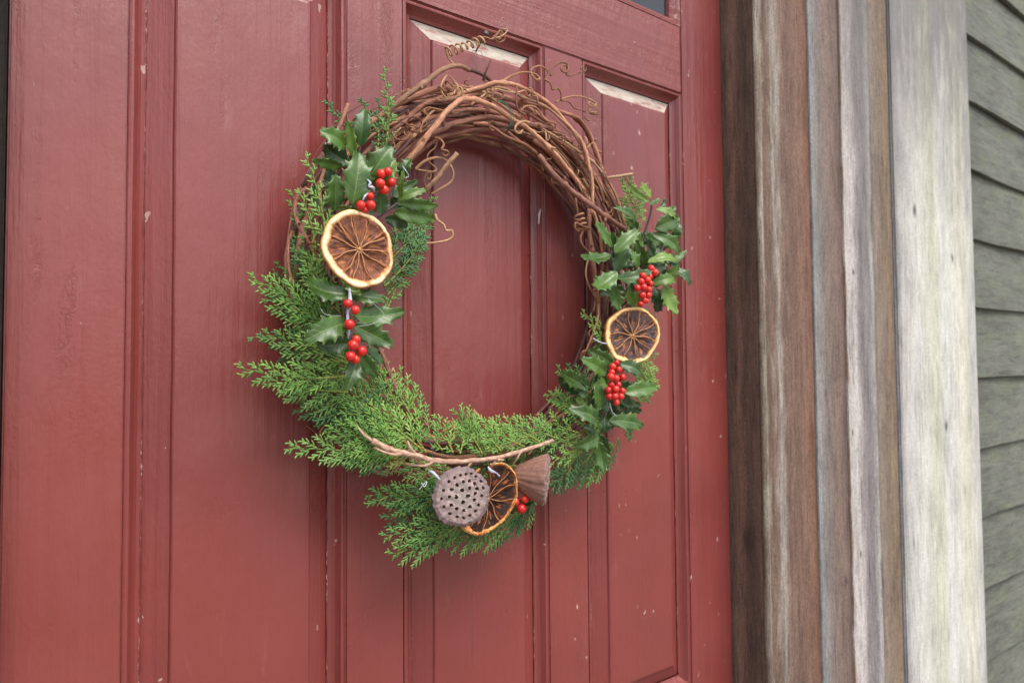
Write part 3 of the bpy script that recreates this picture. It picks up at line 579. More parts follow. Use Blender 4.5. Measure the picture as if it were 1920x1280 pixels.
C_ = [ # base x,y,d  tip x,y,d  width  material  bow
 (722, 285, 6, 722, 124, 7.5, 34, 0, .04), (716, 262, 6, 681, 184, 6.5, 20, 2, -.05), (708, 285, 6, 713, 180, 6.5, 26, 2, 0), (724, 280, 6, 736, 178, 6.5, 34, 0, 0),
 (662, 262, 3, 614, 186, 4, 24, 2, 0), (612, 478, 6.5, 572, 284, 7, 50, 1, .05), (606, 520, 6, 556, 400, 6, 40, 0, 0), (592, 470, 6, 562, 352, 6.4, 34, 1, .04), (612, 545, 6.2, 556, 462, 6, 46, 0, 0), (618, 560, 6, 572, 500, 6, 50, 1, 0),
 (625, 560, 6, 548, 455, 5.5, 60, 2, 0), (640, 590, 6, 545, 500, 5, 70, 0, 0), (600, 560, 6, 582, 480, 6.4, 60, 1, 0), 
 (718, 540, 5.5, 822, 388, 5, 56, 2, .06), (716, 500, 5.5, 812, 412, 5, 70, 2, 0), (712, 470, 5, 830, 365, 4, 46, 0, 0), (725, 555, 5, 790, 440, 5, 60, 0, .05), (726, 580, 5, 766, 480, 5, 44, 0, 0), (735, 450, 5, 800, 445, 5, 60, 2, 0),
 (662, 650, 6.5, 478, 518, 6.5, 84, 1, .03), (655, 640, 6, 500, 560, 6.5, 80, 0, .02), (650, 705, 7.5, 456, 687, 8, 84, 1, -.06), (650, 690, 6, 500, 622, 6, 74, 0, 0), (640, 675, 5.5, 468, 636, 5.5, 38, 2, .12), (655, 735, 6.5, 505, 712, 6, 76, 0, -.04),
 (680, 745, 6.5, 540, 728, 6, 80, 0, -.05), (700, 775, 6.5, 560, 762, 5.5, 78, 2, -.04), (710, 790, 6, 590, 790, 5, 66, 2, 0), (670, 690, 6.5, 560, 640, 7, 70, 1, 0),
 (730, 800, 7.2, 640, 715, 7, 80, 0, 0), (735, 790, 7, 690, 700, 7, 60, 0, 0), (745, 770, 6.5, 715, 690, 6.5, 44, 1, 0),
 (790, 812, 6.5, 718, 640, 6, 46, 1, -.06), (785, 800, 6, 752, 690, 5.6, 60, 1, .04), (795, 808, 6, 775, 712, 5.4, 40, 0, 0),
 (760, 862, 7, 546, 842, 6.5, 84, 0, .03), (775, 850, 7.4, 620, 812, 7.5, 90, 1, .02), (770, 835, 7.5, 650, 765, 7.5, 80, 1, 0), (790, 842, 7.6, 690, 760, 7.8, 70, 1, 0), (800, 850, 7.6, 740, 765, 7.4, 60, 1, 0), (780, 870, 7, 640, 860, 6.5, 70, 2, 0),
 (830, 845, 7, 776, 775, 6.6, 50, 0, 0), (850, 850, 7.2, 818, 778, 6.4, 44, 1, 0), (862, 852, 7.4, 872, 768, 6, 46, 1, .05), (905, 852, 7.4, 858, 768, 6.4, 70, 1, 0), (940, 846, 7.2, 890, 790, 6.6, 70, 1, 0),
 (985, 838, 7.4, 900, 800, 7, 72, 1, 0), (1015, 830, 7, 938, 786, 6.4, 60, 1, 0), (1050, 825, 7, 968, 790, 6.4, 64, 0, 0), (1085, 812, 7, 1010, 785, 6, 60, 1, 0), (1100, 800, 6.5, 1030, 738, 6, 50, 1, .08), (1080, 790, 6.2, 1048, 740, 6, 40, 1, 0),
 (860, 900, 6.8, 742, 872, 6.5, 70, 0, 0), (870, 915, 6.6, 700, 928, 6.6, 84, 0, -.05), (870, 950, 6.6, 706, 945, 6, 70, 2, .06), (870, 970, 6.8, 722, 1003, 6.8, 70, 0, -.04), (880, 965, 7, 736, 1040, 7, 78, 0, -.08), (850, 930, 6, 740, 980, 6, 90, 2, 0),
 (890, 985, 6.2, 816, 1032, 6.4, 36, 2, .08), (930, 975, 6.4, 846, 1025, 6.8, 70, 0, -.04), (975, 950, 6.4, 890, 1020, 6.8, 80, 0, -.06), (1000, 930, 6, 925, 1010, 6.4, 70, 2, -.05), (1005, 915, 5.6, 960, 990, 6, 60, 0, -.05), (850, 980, 6, 780, 1015, 6, 60, 2, 0),
 (1085, 850, 7, 1038, 915, 6, 70, 2, 0), (1120, 838, 6.6, 1050, 918, 6, 76, 2, 0), (1150, 830, 6.2, 1080, 905, 5.6, 80, 0, 0), (1160, 820, 6, 1120, 890, 5.2, 60, 2, 0), (1100, 830, 7.4, 1040, 870, 7.6, 50, 1, 0), (1090, 815, 7.4, 1020, 838, 7.6, 44, 1, 0),
 (1188, 432, 5, 1180, 332, 6, 60, 1, .03), (1180, 450, 5, 1172, 370, 5, 40, 0, 0), (1200, 430, 5, 1212, 366, 5, 26, 1, 0), (1180, 480, 4.6, 1166, 400, 4.4, 40, 0, 0),
 (1158, 665, 6, 1100, 584, 6.4, 42, 1, 0), (1165, 690, 5.6, 1120, 630, 6, 50, 0, 0), (1190, 655, 5.6, 1228, 730, 6, 60, 1, 0), (1190, 680, 6, 1236, 728, 6, 54, 1, .04), (1180, 640, 5, 1238, 668, 5.4, 50, 0, 0), (1205, 640, 5, 1236, 588, 5, 24, 2, 0), (1185, 720, 5.6, 1222, 745, 5.6, 50, 0, 0),
 (1110, 760, 5.5, 1052, 690, 5.4, 50, 0, 0), (1130, 740, 5.5, 1070, 690, 5.2, 50, 2, 0), (1135, 790, 6, 1090, 720, 5.4, 60, 0, 0), (1165, 790, 6, 1190, 810, 5.4, 50, 2, 0), (1150, 760, 6, 1190, 800, 5.4, 60, 0, 0),
]
for c in C_: sprig(P(c[0], c[1], c[2] / 100), P(c[3], c[4], c[5] / 100), c[6], ced[c[7]], c[8])
for i in range(44):                                  # the under layer, running clockwise round the ring
    th = -math.radians(rng.uniform(28, 186)); r = rng.uniform(.182, .222); d = rng.uniform(.022, .050)
    bx = np.array([cx + r * math.cos(th), -d, cz + r * math.sin(th)]); dr = np.array([math.sin(th), 0, -math.cos(th)]); out = np.array([math.cos(th), 0, math.sin(th)])
    o = rng.uniform(-.55, .55) if r < .205 else rng.uniform(-.2, .6); v = dr + out * o; v /= np.linalg.norm(v); L = rng.uniform(.045, .075)
    tp = bx + v * L; tp[1] = -d - rng.uniform(-.004, .012); rr = math.hypot(tp[0] - cx, tp[2] - cz)
    if rr < .160: continue
    sprig(bx, tp, rng.uniform(50, 76) * (.6 / (scale_at(bx) * F)), ced[i % 3], rng.uniform(-.06, .06), rng.uniform(-.3, .3), dens=.8)
# woody cedar branch across the bottom
br_m = N('branch_bark'); bn = br_m.noise(br_m.coord('UV', scale=(120, 3, 1)), 1.2, 5, .6)
br_m = br_m.done(br_m.ramp(bn, [(.3, lin(120, 84, 68)), (.5, lin(168, 132, 110)), (.7, lin(200, 176, 156))]), .5, br_m.bump(bn, .6, .0008), .4)
bp_ = [(697, 826, 8), (720, 838, 8.4), (752, 848, 8.8), (780, 853, 9), (812, 862, 9), (845, 865, 9), (880, 864, 9), (915, 860, 9), (950, 853, 9), (985, 844, 9), (1012, 834, 8.8), (1036, 824, 8.4)]
bpath = wig(trace(bp_), .0012, 60, 3); s = scale_at(bpath[30])
items = [(bpath, s * 5.2 * np.linspace(1.15, .75, len(bpath)) * (1 + .08 * np.sin(np.arange(len(bpath)) * .9)))]
for pts in ([(815, 862, 9), (800, 872, 9), (780, 872, 8.6), (762, 870, 8)], [(885, 864, 9), (878, 874, 9), (872, 884, 8.4)], [(935, 857, 9), (925, 868, 9), (918, 878, 8.6)], [(976, 846, 9), (970, 858, 9), (962, 870, 8.4)], [(932, 862, 9.2), (945, 862, 9.4)], [(1000, 838, 9), (990, 852, 8.6)], [(760, 849, 8.8), (742, 852, 9), (722, 848, 8.8), (700, 838, 8)], [(780, 852, 9), (770, 840, 9), (764, 826, 8.6)], [(697, 826, 8), (680, 812, 7.6), (664, 790, 7.2)]):
    items.append((trace(pts, 5), s * 3.0 * np.linspace(1.1, .6, len(trace(pts, 5)))))
tubes('cedar_branch', items, br_m, wreath, 9, .06, 'bare brown cedar branch tied across the bottom')
# ------------------------------------------------------------------ holly
def m_leaf(name, dark, mid, edge, tr=.1):
    a = N(name); uvc = a.n('TexCoord'); sx = a.n('SeparateXYZ'); a.l(uvc.outputs['UV'], sx.inputs[0])
    vv = a.math('ABSOLUTE', sx.outputs['Y']); n = a.noise(a.coord(), 90, 4); oi = a.n('ObjectInfo')
    f = a.math('ADD', n, a.math('MULTIPLY', a.math('SUBTRACT', oi.outputs['Random'], .5), .5))
    c = a.ramp(f, [(.3, dark), (.72, mid)])
    # side veins run forward from the midrib
    w_ = a.n('TexWave', wave_type='BANDS', bands_direction='X'); cv = a.n('CombineXYZ'); a.l(a.math('SUBTRACT', sx.outputs['X'], a.math('MULTIPLY', vv, .22)), cv.inputs[0]); a.l(cv.outputs[0], w_.inputs['Vector']); w_.inputs['Scale'].default_value = 2.6
    w_.inputs['Distortion'].default_value = 0
    vein = a.ramp(w_.outputs['Fac'], [(.90, 0.), (.99, 1.)])
    c = a.mix(a.math('MULTIPLY', vein, .14), c, edge)
    c = a.mix(a.ramp(vv, [(.01, .6), (.04, 0.)]), c, edge)
    c = a.mix(a.ramp(vv, [(.93, 0.), (.985, .75)]), c, edge)
    b = a.bump(vein, .25, .0006); b = a.bump(n, .25, .0008, b)
    m = a.done(c, .32, b, .45); t = a.n('BsdfTranslucent'); a.l(c, t.inputs[0]); mx = a.n('MixShader'); mx.inputs[0].default_value = tr
    a.l(a.b.outputs[0], mx.inputs[1]); a.l(t.outputs[0], mx.inputs[2]); a.l(mx.outputs[0], a.out.inputs[0]); return m
hm = [m_leaf('holly_leaf_green', (.028, .068, .010, 1), (.068, .145, .022, 1), (.20, .28, .08, 1)),
      m_leaf('holly_leaf_light', (.09, .17, .025, 1), (.17, .28, .045, 1), (.30, .40, .14, 1), .25),
      m_leaf('holly_leaf_dark', (.018, .050, .012, 1), (.040, .095, .020, 1), (.14, .20, .07, 1))]
def leaf(parent, b, t, wpx, mi=0, fold=.32, roll=None, bend=None, d=8.0, dt=None, n=5):
    A = P(b[0], b[1], d / 100); dt = d + rng.uniform(-.3, 1.0) if dt is None else dt; B = P(t[0], t[1], dt / 100)
    ax = B - A; L = np.linalg.norm(ax); ax /= L; tocam = CAM - A; nm = np.array([0, -1., 0]) * .6 + tocam / np.linalg.norm(tocam) * .6 + np.array([rng.normal() * .12, 0, .18 + rng.normal() * .15])
    nm -= (nm @ ax) * ax; nm /= np.linalg.norm(nm); sdv = np.cross(ax, nm); roll = rng.uniform(-.5, .5) if roll is None else roll
    sdv, nm = sdv * math.cos(roll) + nm * math.sin(roll), nm * math.cos(roll) - sdv * math.sin(roll)
    W = wpx * scale_at(A) / 2 * 1.22; bend = rng.uniform(-.16, .22) if bend is None else bend
    nu = n * 6; vs_ = np.linspace(-1, 1, 11); V = []; U = []; ph_ = rng.uniform(0, 6)
    for i in range(nu + 1):
        u = i / nu; prof = (math.sin(math.pi * min(1, u * 1.0) ** .82) + .04) ** .75 if u < 1 else 0.
        if u == 0: prof = .05
        s = (u * n + .5) % 1.0; scal = 1 - .30 * math.sin(math.pi * s) ** .6 if .02 < u < .99 else 1
        fwd = 1 - .0
        for v in vs_:
            hv = abs(v); wv = W * prof * (scal if hv > .95 else (1 - (1 - scal) * hv ** 4) if hv > .7 else 1 - (1 - scal) * hv ** 6 * .5)
            x = v * wv; y = u * L + (W * .16 * hv ** 8 * (1 if s < .08 or s > .92 else 0)); z = fold * hv * wv + .06 * W * math.sin(2 * math.pi * (u * n * .5) + ph_ + (0 if v > 0 else 1.8)) * hv ** 2 * 2.0 - fold * .45 * W * prof * hv ** 3
            z += bend * L * (math.sin(math.pi * u) - u * .0) * 1.0
            V.append(A + sdv * x + ax * y + nm * z); U.append((u, v))
    m = len(vs_); Fc = [[i * m + j, i * m + j + 1, (i + 1) * m + j + 1, (i + 1) * m + j] for i in range(nu) for j in range(m - 1)]
    V = np.array(V); V[:, 1] = np.minimum(V[:, 1], -.006)
    return mk('leaf', V, Fc, hm[mi], parent, uv=U)
berry_m = N('red_berry'); bo = berry_m.n('ObjectInfo')
bc = berry_m.ramp(bo.outputs['Random'], [(0, (.50, .012, .012, 1)), (1, (.66, .030, .016, 1))])
bnn = berry_m.noise(berry_m.coord(), 500, 2); berry_m = berry_m.done(bc, .26, berry_m.bump(bnn, .05, .0003), .5)
berry_m.node_tree.nodes['Principled BSDF'].inputs['Subsurface Weight'].default_value = .12
berry_m.node_tree.nodes['Principled BSDF'].inputs['Subsurface Radius'].default_value = (.002, .0005, .0003)
tip_m = m_plain('berry_tip_brown', (.05, .03, .02), .7)
def berry_mesh():
    V, Fc, fm = [(0, 0, 1)], [], []; nr, ns = 12, 18
    for i in range(1, nr):
        ph = math.pi * i / nr; r = math.sin(ph) * (1 + .02 * math.cos(3 * ph)); zc = math.cos(ph) * .97
        if i == 1: zc -= .02
        for j in range(ns): V.append((r * math.cos(2 * math.pi * j / ns), r * math.sin(2 * math.pi * j / ns), zc))
    V.append((0, 0, -.95))
    for j in range(ns): Fc.append([0, 1 + j, 1 + (j + 1) % ns]); fm.append(0)
    for i in range(nr - 2):
        for j in range(ns): k = (j + 1) % ns; Fc.append([1 + i * ns + j, 1 + (i + 1) * ns + j, 1 + (i + 1) * ns + k, 1 + i * ns + k]); fm.append(0)
    for j in range(ns): Fc.append([1 + (nr - 2) * ns + j, len(V) - 1, 1 + (nr - 2) * ns + (j + 1) % ns]); fm.append(0)
    c = len(V)                                    # little dark nub of the flower end, set on top
    for j in range(8): V.append((.11 * math.cos(j * math.pi / 4), .11 * math.sin(j * math.pi / 4), .96))
    for j in range(8): V.append((.06 * math.cos(j * math.pi / 4), .06 * math.sin(j * math.pi / 4), 1.04))
    for j in range(8): k = (j + 1) % 8; Fc.append([c + j, c + k, c + 8 + k, c + 8 + j]); fm.append(1)
    Fc.append([c + 8 + j for j in range(8)]); fm.append(1)
    me = bpy.data.meshes.new('berry'); me.from_pydata(V, [], Fc); me.materials.append(berry_m); me.materials.append(tip_m)
    me.polygons.foreach_set('use_smooth', [True] * len(Fc)); me.polygons.foreach_set('material_index', fm); return me
BM = berry_mesh()
def berry(parent, px, py, r, d):
    p = P(px, py, d / 100); o = bpy.data.objects.new('berry', BM); COL.objects.link(o); o.parent = parent; o.location = Vector(p - root_loc(parent))
    s = r * scale_at(p) * rng.uniform(.92, 1.07); o.scale = (s, s, s * rng.uniform(.93, 1.03))
    v = Vector((rng.normal() * .7 - .3, -1, rng.normal() * .7)); o.rotation_euler = v.to_track_quat('Z', 'Y').to_euler(); return o
twig_m = m_plain('holly_twig_bark', (.10, .065, .075), .6)
def holly(twigs, leaves, berries, label, d, extra=0):
    items = []
    for pts in twigs: tr_ = trace(pts, 6); items.append((tr_, scale_at(tr_[0]) * 2.6 * np.linspace(1, .7, len(tr_))))
    root = tubes('holly_sprig', items, twig_m, wreath, 7, .08, label)
    for l in leaves:
        b, t, wp, mi = l[:4]; kw = l[4] if len(l) > 4 else {}
        kw.setdefault('d', d); leaf(root, b, t, wp, mi, **kw)
    for e_ in range(extra):
        q = leaves[(e_ * 7) % len(leaves)]; bx, by = q[0][0] + rng.normal() * 9, q[0][1] + rng.normal() * 9; an = rng.uniform(0, 6.28); ln_ = rng.uniform(28, 42)
        leaf(root, (bx, by), (bx + ln_ * math.cos(an), by + ln_ * math.sin(an)), rng.uniform(18, 28), (0, 2, 0, 1)[e_ % 4], d=d - rng.uniform(1.4, 2.8))
    for i, bb in enumerate(berries): berry(root, bb[0], bb[1], bb[2], d + 1.4 + (i * 37 % 5) * .06 + (bb[3] if len(bb) > 3 else 0))
    stems = []
    for bb in berries[:8]:
        a = P(bb[0], bb[1], (d + 1.3) / 100); ctr = P(np.mean([q[0] for q in berries]), np.mean([q[1] for q in berries]), (d) / 100); stems.append((np.linspace(a, a * .45 + ctr * .55, 4), .0004))
    tubes('berry_stalk', stems, twig_m, root, 5)
    return root
holly([[(660, 392, 6.4), (668, 350, 7), (672, 300, 6.6), (676, 268, 6)], [(700, 415, 6.6), (730, 392, 7.4), (760, 370, 7.4)]],
 [((676, 275), (684, 203), 34, 2, dict(d=6.6, roll=.3)), ((648, 276), (598, 245), 38, 0, dict(d=7, roll=-.2)), ((664, 296), (652, 224), 22, 1, dict(d=7.6, roll=.7)), ((656, 308), (605, 272), 38, 2, dict(d=6.4)),
  ((642, 312), (585, 300), 22, 0, dict(d=7)), ((661, 384), (674, 284), 54, 0, dict(d=9, roll=-.1, bend=.08, fold=.25)), ((688, 340), (736, 273), 46, 0, dict(d=8.2, roll=.25)), ((705, 358), (742, 300), 40, 1, dict(d=7.2, roll=.3)),
  ((752, 335), (771, 297), 24, 0, dict(d=7)), ((628, 394), (630, 326), 34, 0, dict(d=7.2)), ((618, 362), (624, 310), 26, 2, dict(d=6.6)), ((604, 400), (592, 345), 34, 2, dict(d=5.6)), ((630, 390), (668, 394), 16, 0, dict(d=8.6)),
  ((714, 402), (716, 352), 30, 2, dict(d=8)), ((745, 376), (800, 356), 20, 1, dict(d=8, roll=.4)), ((745, 380), (822, 386), 24, 0, dict(d=8.4)), ((738, 398), (814, 412), 34, 0, dict(d=8, roll=-.1)), ((722, 410), (765, 424), 26, 2, dict(d=7)),
  ((736, 368), (784, 338), 24, 0, dict(d=7.4)), ((752, 372), (758, 318), 14, 1, dict(d=8.4, roll=.8)), ((698, 395), (640, 410), 34, 2, dict(d=6)), ((735, 350), (700, 300), 34, 2, dict(d=6)), ((600, 330), (640, 340), 30, 2, dict(d=5.6)), ((735, 392), (752, 360), 26, 2, dict(d=6.6))],
 [(714.7, 326, 9.4), (728, 322, 8.8, .2), (713, 344, 9.4, .4), (734, 342, 9.2), (720, 356, 8.6), (693.5, 367, 7.6), (677, 385, 9), (695.5, 385, 9, .2), (685, 394, 7)],
 'upper left holly sprig with red berries above the large orange slice', 8)
holly([[(660, 535, 7.6), (655, 580, 8.4), (655, 620, 8.6), (660, 670, 8)]],
 [((654, 552), (572, 524), 46, 0, dict(d=8.6, roll=-.2)), ((660, 556), (722, 562), 34, 0, dict(d=8, roll=.2)), ((666, 592), (759, 584), 46, 0, dict(d=8.8, roll=.1, fold=.25)), ((652, 604), (568, 640), 46, 0, dict(d=8.8, roll=-.1, fold=.25)),
  ((664, 610), (738, 648), 42, 0, dict(d=8.6)), ((655, 644), (596, 648), 40, 2, dict(d=8.4)), ((668, 676), (648, 734), 34, 0, dict(d=8.6)), ((674, 662), (708, 708), 30, 2, dict(d=8.2)), ((686, 652), (718, 682), 30, 2, dict(d=7.6)), ((652, 540), (678, 552), 14, 1, dict(d=9)), ((676, 545), (646, 540), 12, 1, dict(d=9))],
 [(652, 569, 9.4), (666, 581, 9.2), (655, 608, 9.6), (668, 636, 8.6), (662, 647, 10, .5), (678, 658, 9.8, .3), (657, 668, 10, .5), (666, 674, 9.4)],
 'left holly sprig with red berries below the large orange slice', 8.2)
holly([[(1150, 560, 6), (1147, 500, 7), (1145, 450, 7)], [(1190, 520, 6), (1205, 450, 6.4), (1220, 400, 7), (1222, 375, 7)], [(1200, 500, 6), (1240, 470, 7), (1248, 430, 7)]],
 [((1147, 463), (1116, 414), 27, 0, dict(d=8, roll=-.4)), ((1150, 470), (1150, 434), 18, 0, dict(d=7.4)), ((1152, 474), (1198, 431), 30, 0, dict(d=9, roll=.2)), ((1145, 478), (1089, 481), 26, 0, dict(d=8.6)), ((1152, 508), (1180, 462), 32, 2, dict(d=7.6)),
  ((1158, 510), (1114, 538), 34, 0, dict(d=8.6, roll=-.2)), ((1158, 522), (1224, 506), 28, 0, dict(d=9)), ((1155, 535), (1124, 552), 28, 2, dict(d=6.6)), ((1150, 540), (1160, 582), 26, 0, dict(d=8)), ((1190, 572), (1176, 544), 22, 1, dict(d=8.2)), ((1198, 572), (1192, 545), 12, 1, dict(d=8.8)),
  ((1214, 492), (1270, 492), 22, 1, dict(d=9, roll=.3, bend=.2)), ((1222, 532), (1266, 526), 24, 1, dict(d=8.6, roll=.3, bend=.22)), ((1244, 534), (1270, 589), 36, 1, dict(d=8.6)), ((1228, 540), (1232, 586), 32, 2, dict(d=7)), ((1262, 505), (1294, 536), 26, 2, dict(d=8)), ((1250, 522), (1272, 500), 24, 1, dict(d=8.4)),
  ((1258, 492), (1288, 468), 14, 0, dict(d=8)), ((1222, 438), (1273, 478), 28, 0, dict(d=8.4, roll=.3)), ((1228, 428), (1274, 408), 34, 0, dict(d=9, roll=-.3)), ((1230, 392), (1272, 414), 18, 1, dict(d=8.8)), ((1217, 377), (1180, 344), 16, 1, dict(d=8, roll=.5)), ((1190, 424), (1148, 388), 20, 0, dict(d=7.4)),
  ((1196, 430), (1176, 410), 20, 0, dict(d=7)), ((1246, 402), (1268, 388), 14, 0, dict(d=8)), ((1262, 444), (1274, 418), 20, 0, dict(d=8)), ((1218, 384), (1238, 372), 12, 0, dict(d=8)), ((1240, 390), (1250, 372), 10, 0, dict(d=8)), ((1206, 474), (1198, 438), 20, 1, dict(d=7.6)), ((1212, 500), (1190, 448), 24, 0, dict(d=7)),
  ((1228, 484), (1216, 446), 24, 2, dict(d=7)), ((1195, 502), (1178, 470), 26, 0, dict(d=7.4)), ((1236, 470), (1258, 440), 24, 2, dict(d=6.6)), ((1200, 520), (1170, 560), 30, 2, dict(d=6)), ((1200, 580), (1216, 594), 16, 1, dict(d=7)), ((1210, 505), (1250, 500), 24, 2, dict(d=7)), ((1245, 480), (1275, 500), 26, 2, dict(d=6.6)), ((1190, 540), (1210, 500), 30, 2, dict(d=6.4)), ((1240, 455), (1210, 440), 26, 0, dict(d=6.6)), ((1170, 500), (1200, 480), 26, 2, dict(d=6.6))],
 [(1221, 503.5, 7), (1228, 511, 7.4, .3), (1205, 517, 7), (1219, 519, 6), (1202, 527.5, 6.8), (1214, 525, 7.2, .4), (1219, 532, 6.6), (1195, 540, 6.4), (1207, 539, 7.2, .5), (1216, 543, 6.8), (1204, 553, 7.2, .3), (1215, 553.5, 6.4), (1208, 563, 6.4), (1201, 570, 5.8), (1212, 564, 5.4)],
 'upper right holly sprig with red berries above the small orange slice', 8, 18)
holly([[(1158, 680, 6.6), (1150, 740, 7), (1130, 790, 7), (1122, 830, 6.8)]],
 [((1138, 700), (1088, 672), 32, 0, dict(d=8.4, roll=-.2)), ((1148, 682), (1101, 655), 26, 0, dict(d=8)), ((1150, 668), (1120, 684), 22, 0, dict(d=7.6)), ((1106, 726), (1052, 697), 30, 0, dict(d=8)), ((1100, 742), (1046, 708), 26, 2, dict(d=7)), ((1098, 748), (1086, 712), 20, 2, dict(d=8)), ((1118, 718), (1122, 770), 28, 0, dict(d=8.4)),
  ((1163, 682), (1204, 702), 30, 0, dict(d=8)), ((1170, 736), (1232, 726), 32, 0, dict(d=8.4)), ((1163, 748), (1202, 760), 24, 0, dict(d=8)), ((1158, 758), (1204, 772), 24, 2, dict(d=7.8)), ((1142, 788), (1206, 798), 32, 0, dict(d=8.4, roll=.1)), ((1122, 796), (1064, 766), 36, 0, dict(d=8.6, roll=-.1)), ((1122, 778), (1098, 742), 24, 0, dict(d=7.8)),
  ((1124, 818), (1078, 838), 30, 0, dict(d=8.2)), ((1122, 828), (1133, 886), 28, 0, dict(d=8.4)), ((1124, 815), (1142, 862), 26, 0, dict(d=8)), ((1124, 812), (1112, 784), 16, 0, dict(d=9)), ((1132, 812), (1134, 782), 22, 2, dict(d=8)), ((1140, 772), (1128, 748), 24, 2, dict(d=7.6)), ((1150, 770), (1165, 800), 30, 2, dict(d=6.8)), ((1140, 730), (1120, 700), 30, 2, dict(d=7)), ((1160, 720), (1190, 740), 30, 2, dict(d=7)), ((1140, 745), (1150, 775), 30, 2, dict(d=7))],
 [(1149, 687, 7.4), (1160, 693, 7), (1147, 698, 6.4), (1145, 706, 7.4, .4), (1155, 709, 7.2, .3), (1167, 707, 7.2), (1145.5, 721, 6.6), (1159, 721, 6.8), (1141, 731, 6.8), (1154.6, 729.5, 7.4, .5), (1167, 733, 7.2), (1143, 743, 6.8), (1153, 743, 7.2, .4), (1164, 743, 7), (1155.6, 754.5, 6.8), (1156, 680, 5.4)],
 'lower right holly sprig with a tight column of red berries below the small orange slice', 8.2, 14)
holly([[(960, 920, 7), (972, 938, 7.4), (980, 945, 7.6)]], [((975, 945), (1000, 925), 12, 2, dict(d=7.2)), ((980, 948), (1000, 940), 8, 0, dict(d=7.2))], [(984, 935, 8.6), (978, 953.5, 8.6, .1), (967, 940, 7, -.3)], 'tiny holly sprig with three red berries beside the brown lotus pod', 7.4)
# ------------------------------------------------------------------ dried orange slices
pith_m = N('dried_orange_rind'); at = pith_m.n('Attribute', attribute_name='Col'); pn = pith_m.noise(pith_m.coord(), 420, 5, .7); pb = pith_m.noise(pith_m.coord(), 90, 4, .6)
pc = pith_m.mix(1., at.outputs['Color'], pith_m.ramp(pb, [(.36, (.60, .42, .26, 1)), (.46, (.98, .93, .86, 1)), (.7, (1.08, 1.1, 1.12, 1))]), 'MULTIPLY')
pc = pith_m.mix(pith_m.math('MULTIPLY', pith_m.ramp(pn, [(.60, 0.), (.68, 1.)]), .35), pc, lin(170, 100, 50))
pith_m = pith_m.done(pc, .65, pith_m.bump(pn, .55, .0008), .3)
def m_pulp(name, a0, a1, a2):
    a = N(name); at = a.n('Attribute', attribute_name='Col'); sx = a.n('SeparateColor'); a.l(at.outputs['Color'], sx.inputs[0])
    n = a.noise(a.coord('UV', scale=(3.2, 22, 1)), 2.0, 7, .75, .6)
    f = a.math('ADD', a.math('MULTIPLY', n, .75), a.math('MULTIPLY', sx.outputs[0], .5)); f = a.math('ADD', f, a.math('MULTIPLY', a.math('SUBTRACT', a.noise(a.coord(), 150, 5, .7), .5), .55)); c = a.ramp(f, [(.28, tuple(q * .4 for q in a0[:3]) + (1,)), (.38, a0), (.50, a1), (.72, a2), (.95, lin(232, 170, 110, .9))])
    return a.done(c, .28, a.bump(n, 1.0, .0022), .55)
pulp = [m_pulp('dried_pulp', lin(140, 88, 70, 1.1), lin(180, 116, 84, 1.15), lin(228, 156, 100, 1.1)), m_pulp('dark_dried_pulp', lin(96, 72, 72, .95), lin(128, 98, 94, 1), lin(184, 130, 98, 1)), m_pulp('burnt_pulp', lin(58, 30, 16, .6), lin(96, 50, 26, .7), lin(188, 104, 44, .9))]
def frame_for(c, mixcam, tilt=(0, 0, 0)):
    tocam = CAM - c; tocam /= np.linalg.norm(tocam); n = np.array([0, -1., 0]) * (1 - mixcam) + tocam * mixcam + np.array(tilt); n /= np.linalg.norm(n)
    up = np.array([0, 0, 1.]); up -= (up @ n) * n; up /= np.linalg.norm(up); rt = np.cross(up, -n) if False else np.cross(n, up) * -1
    return rt, up, n
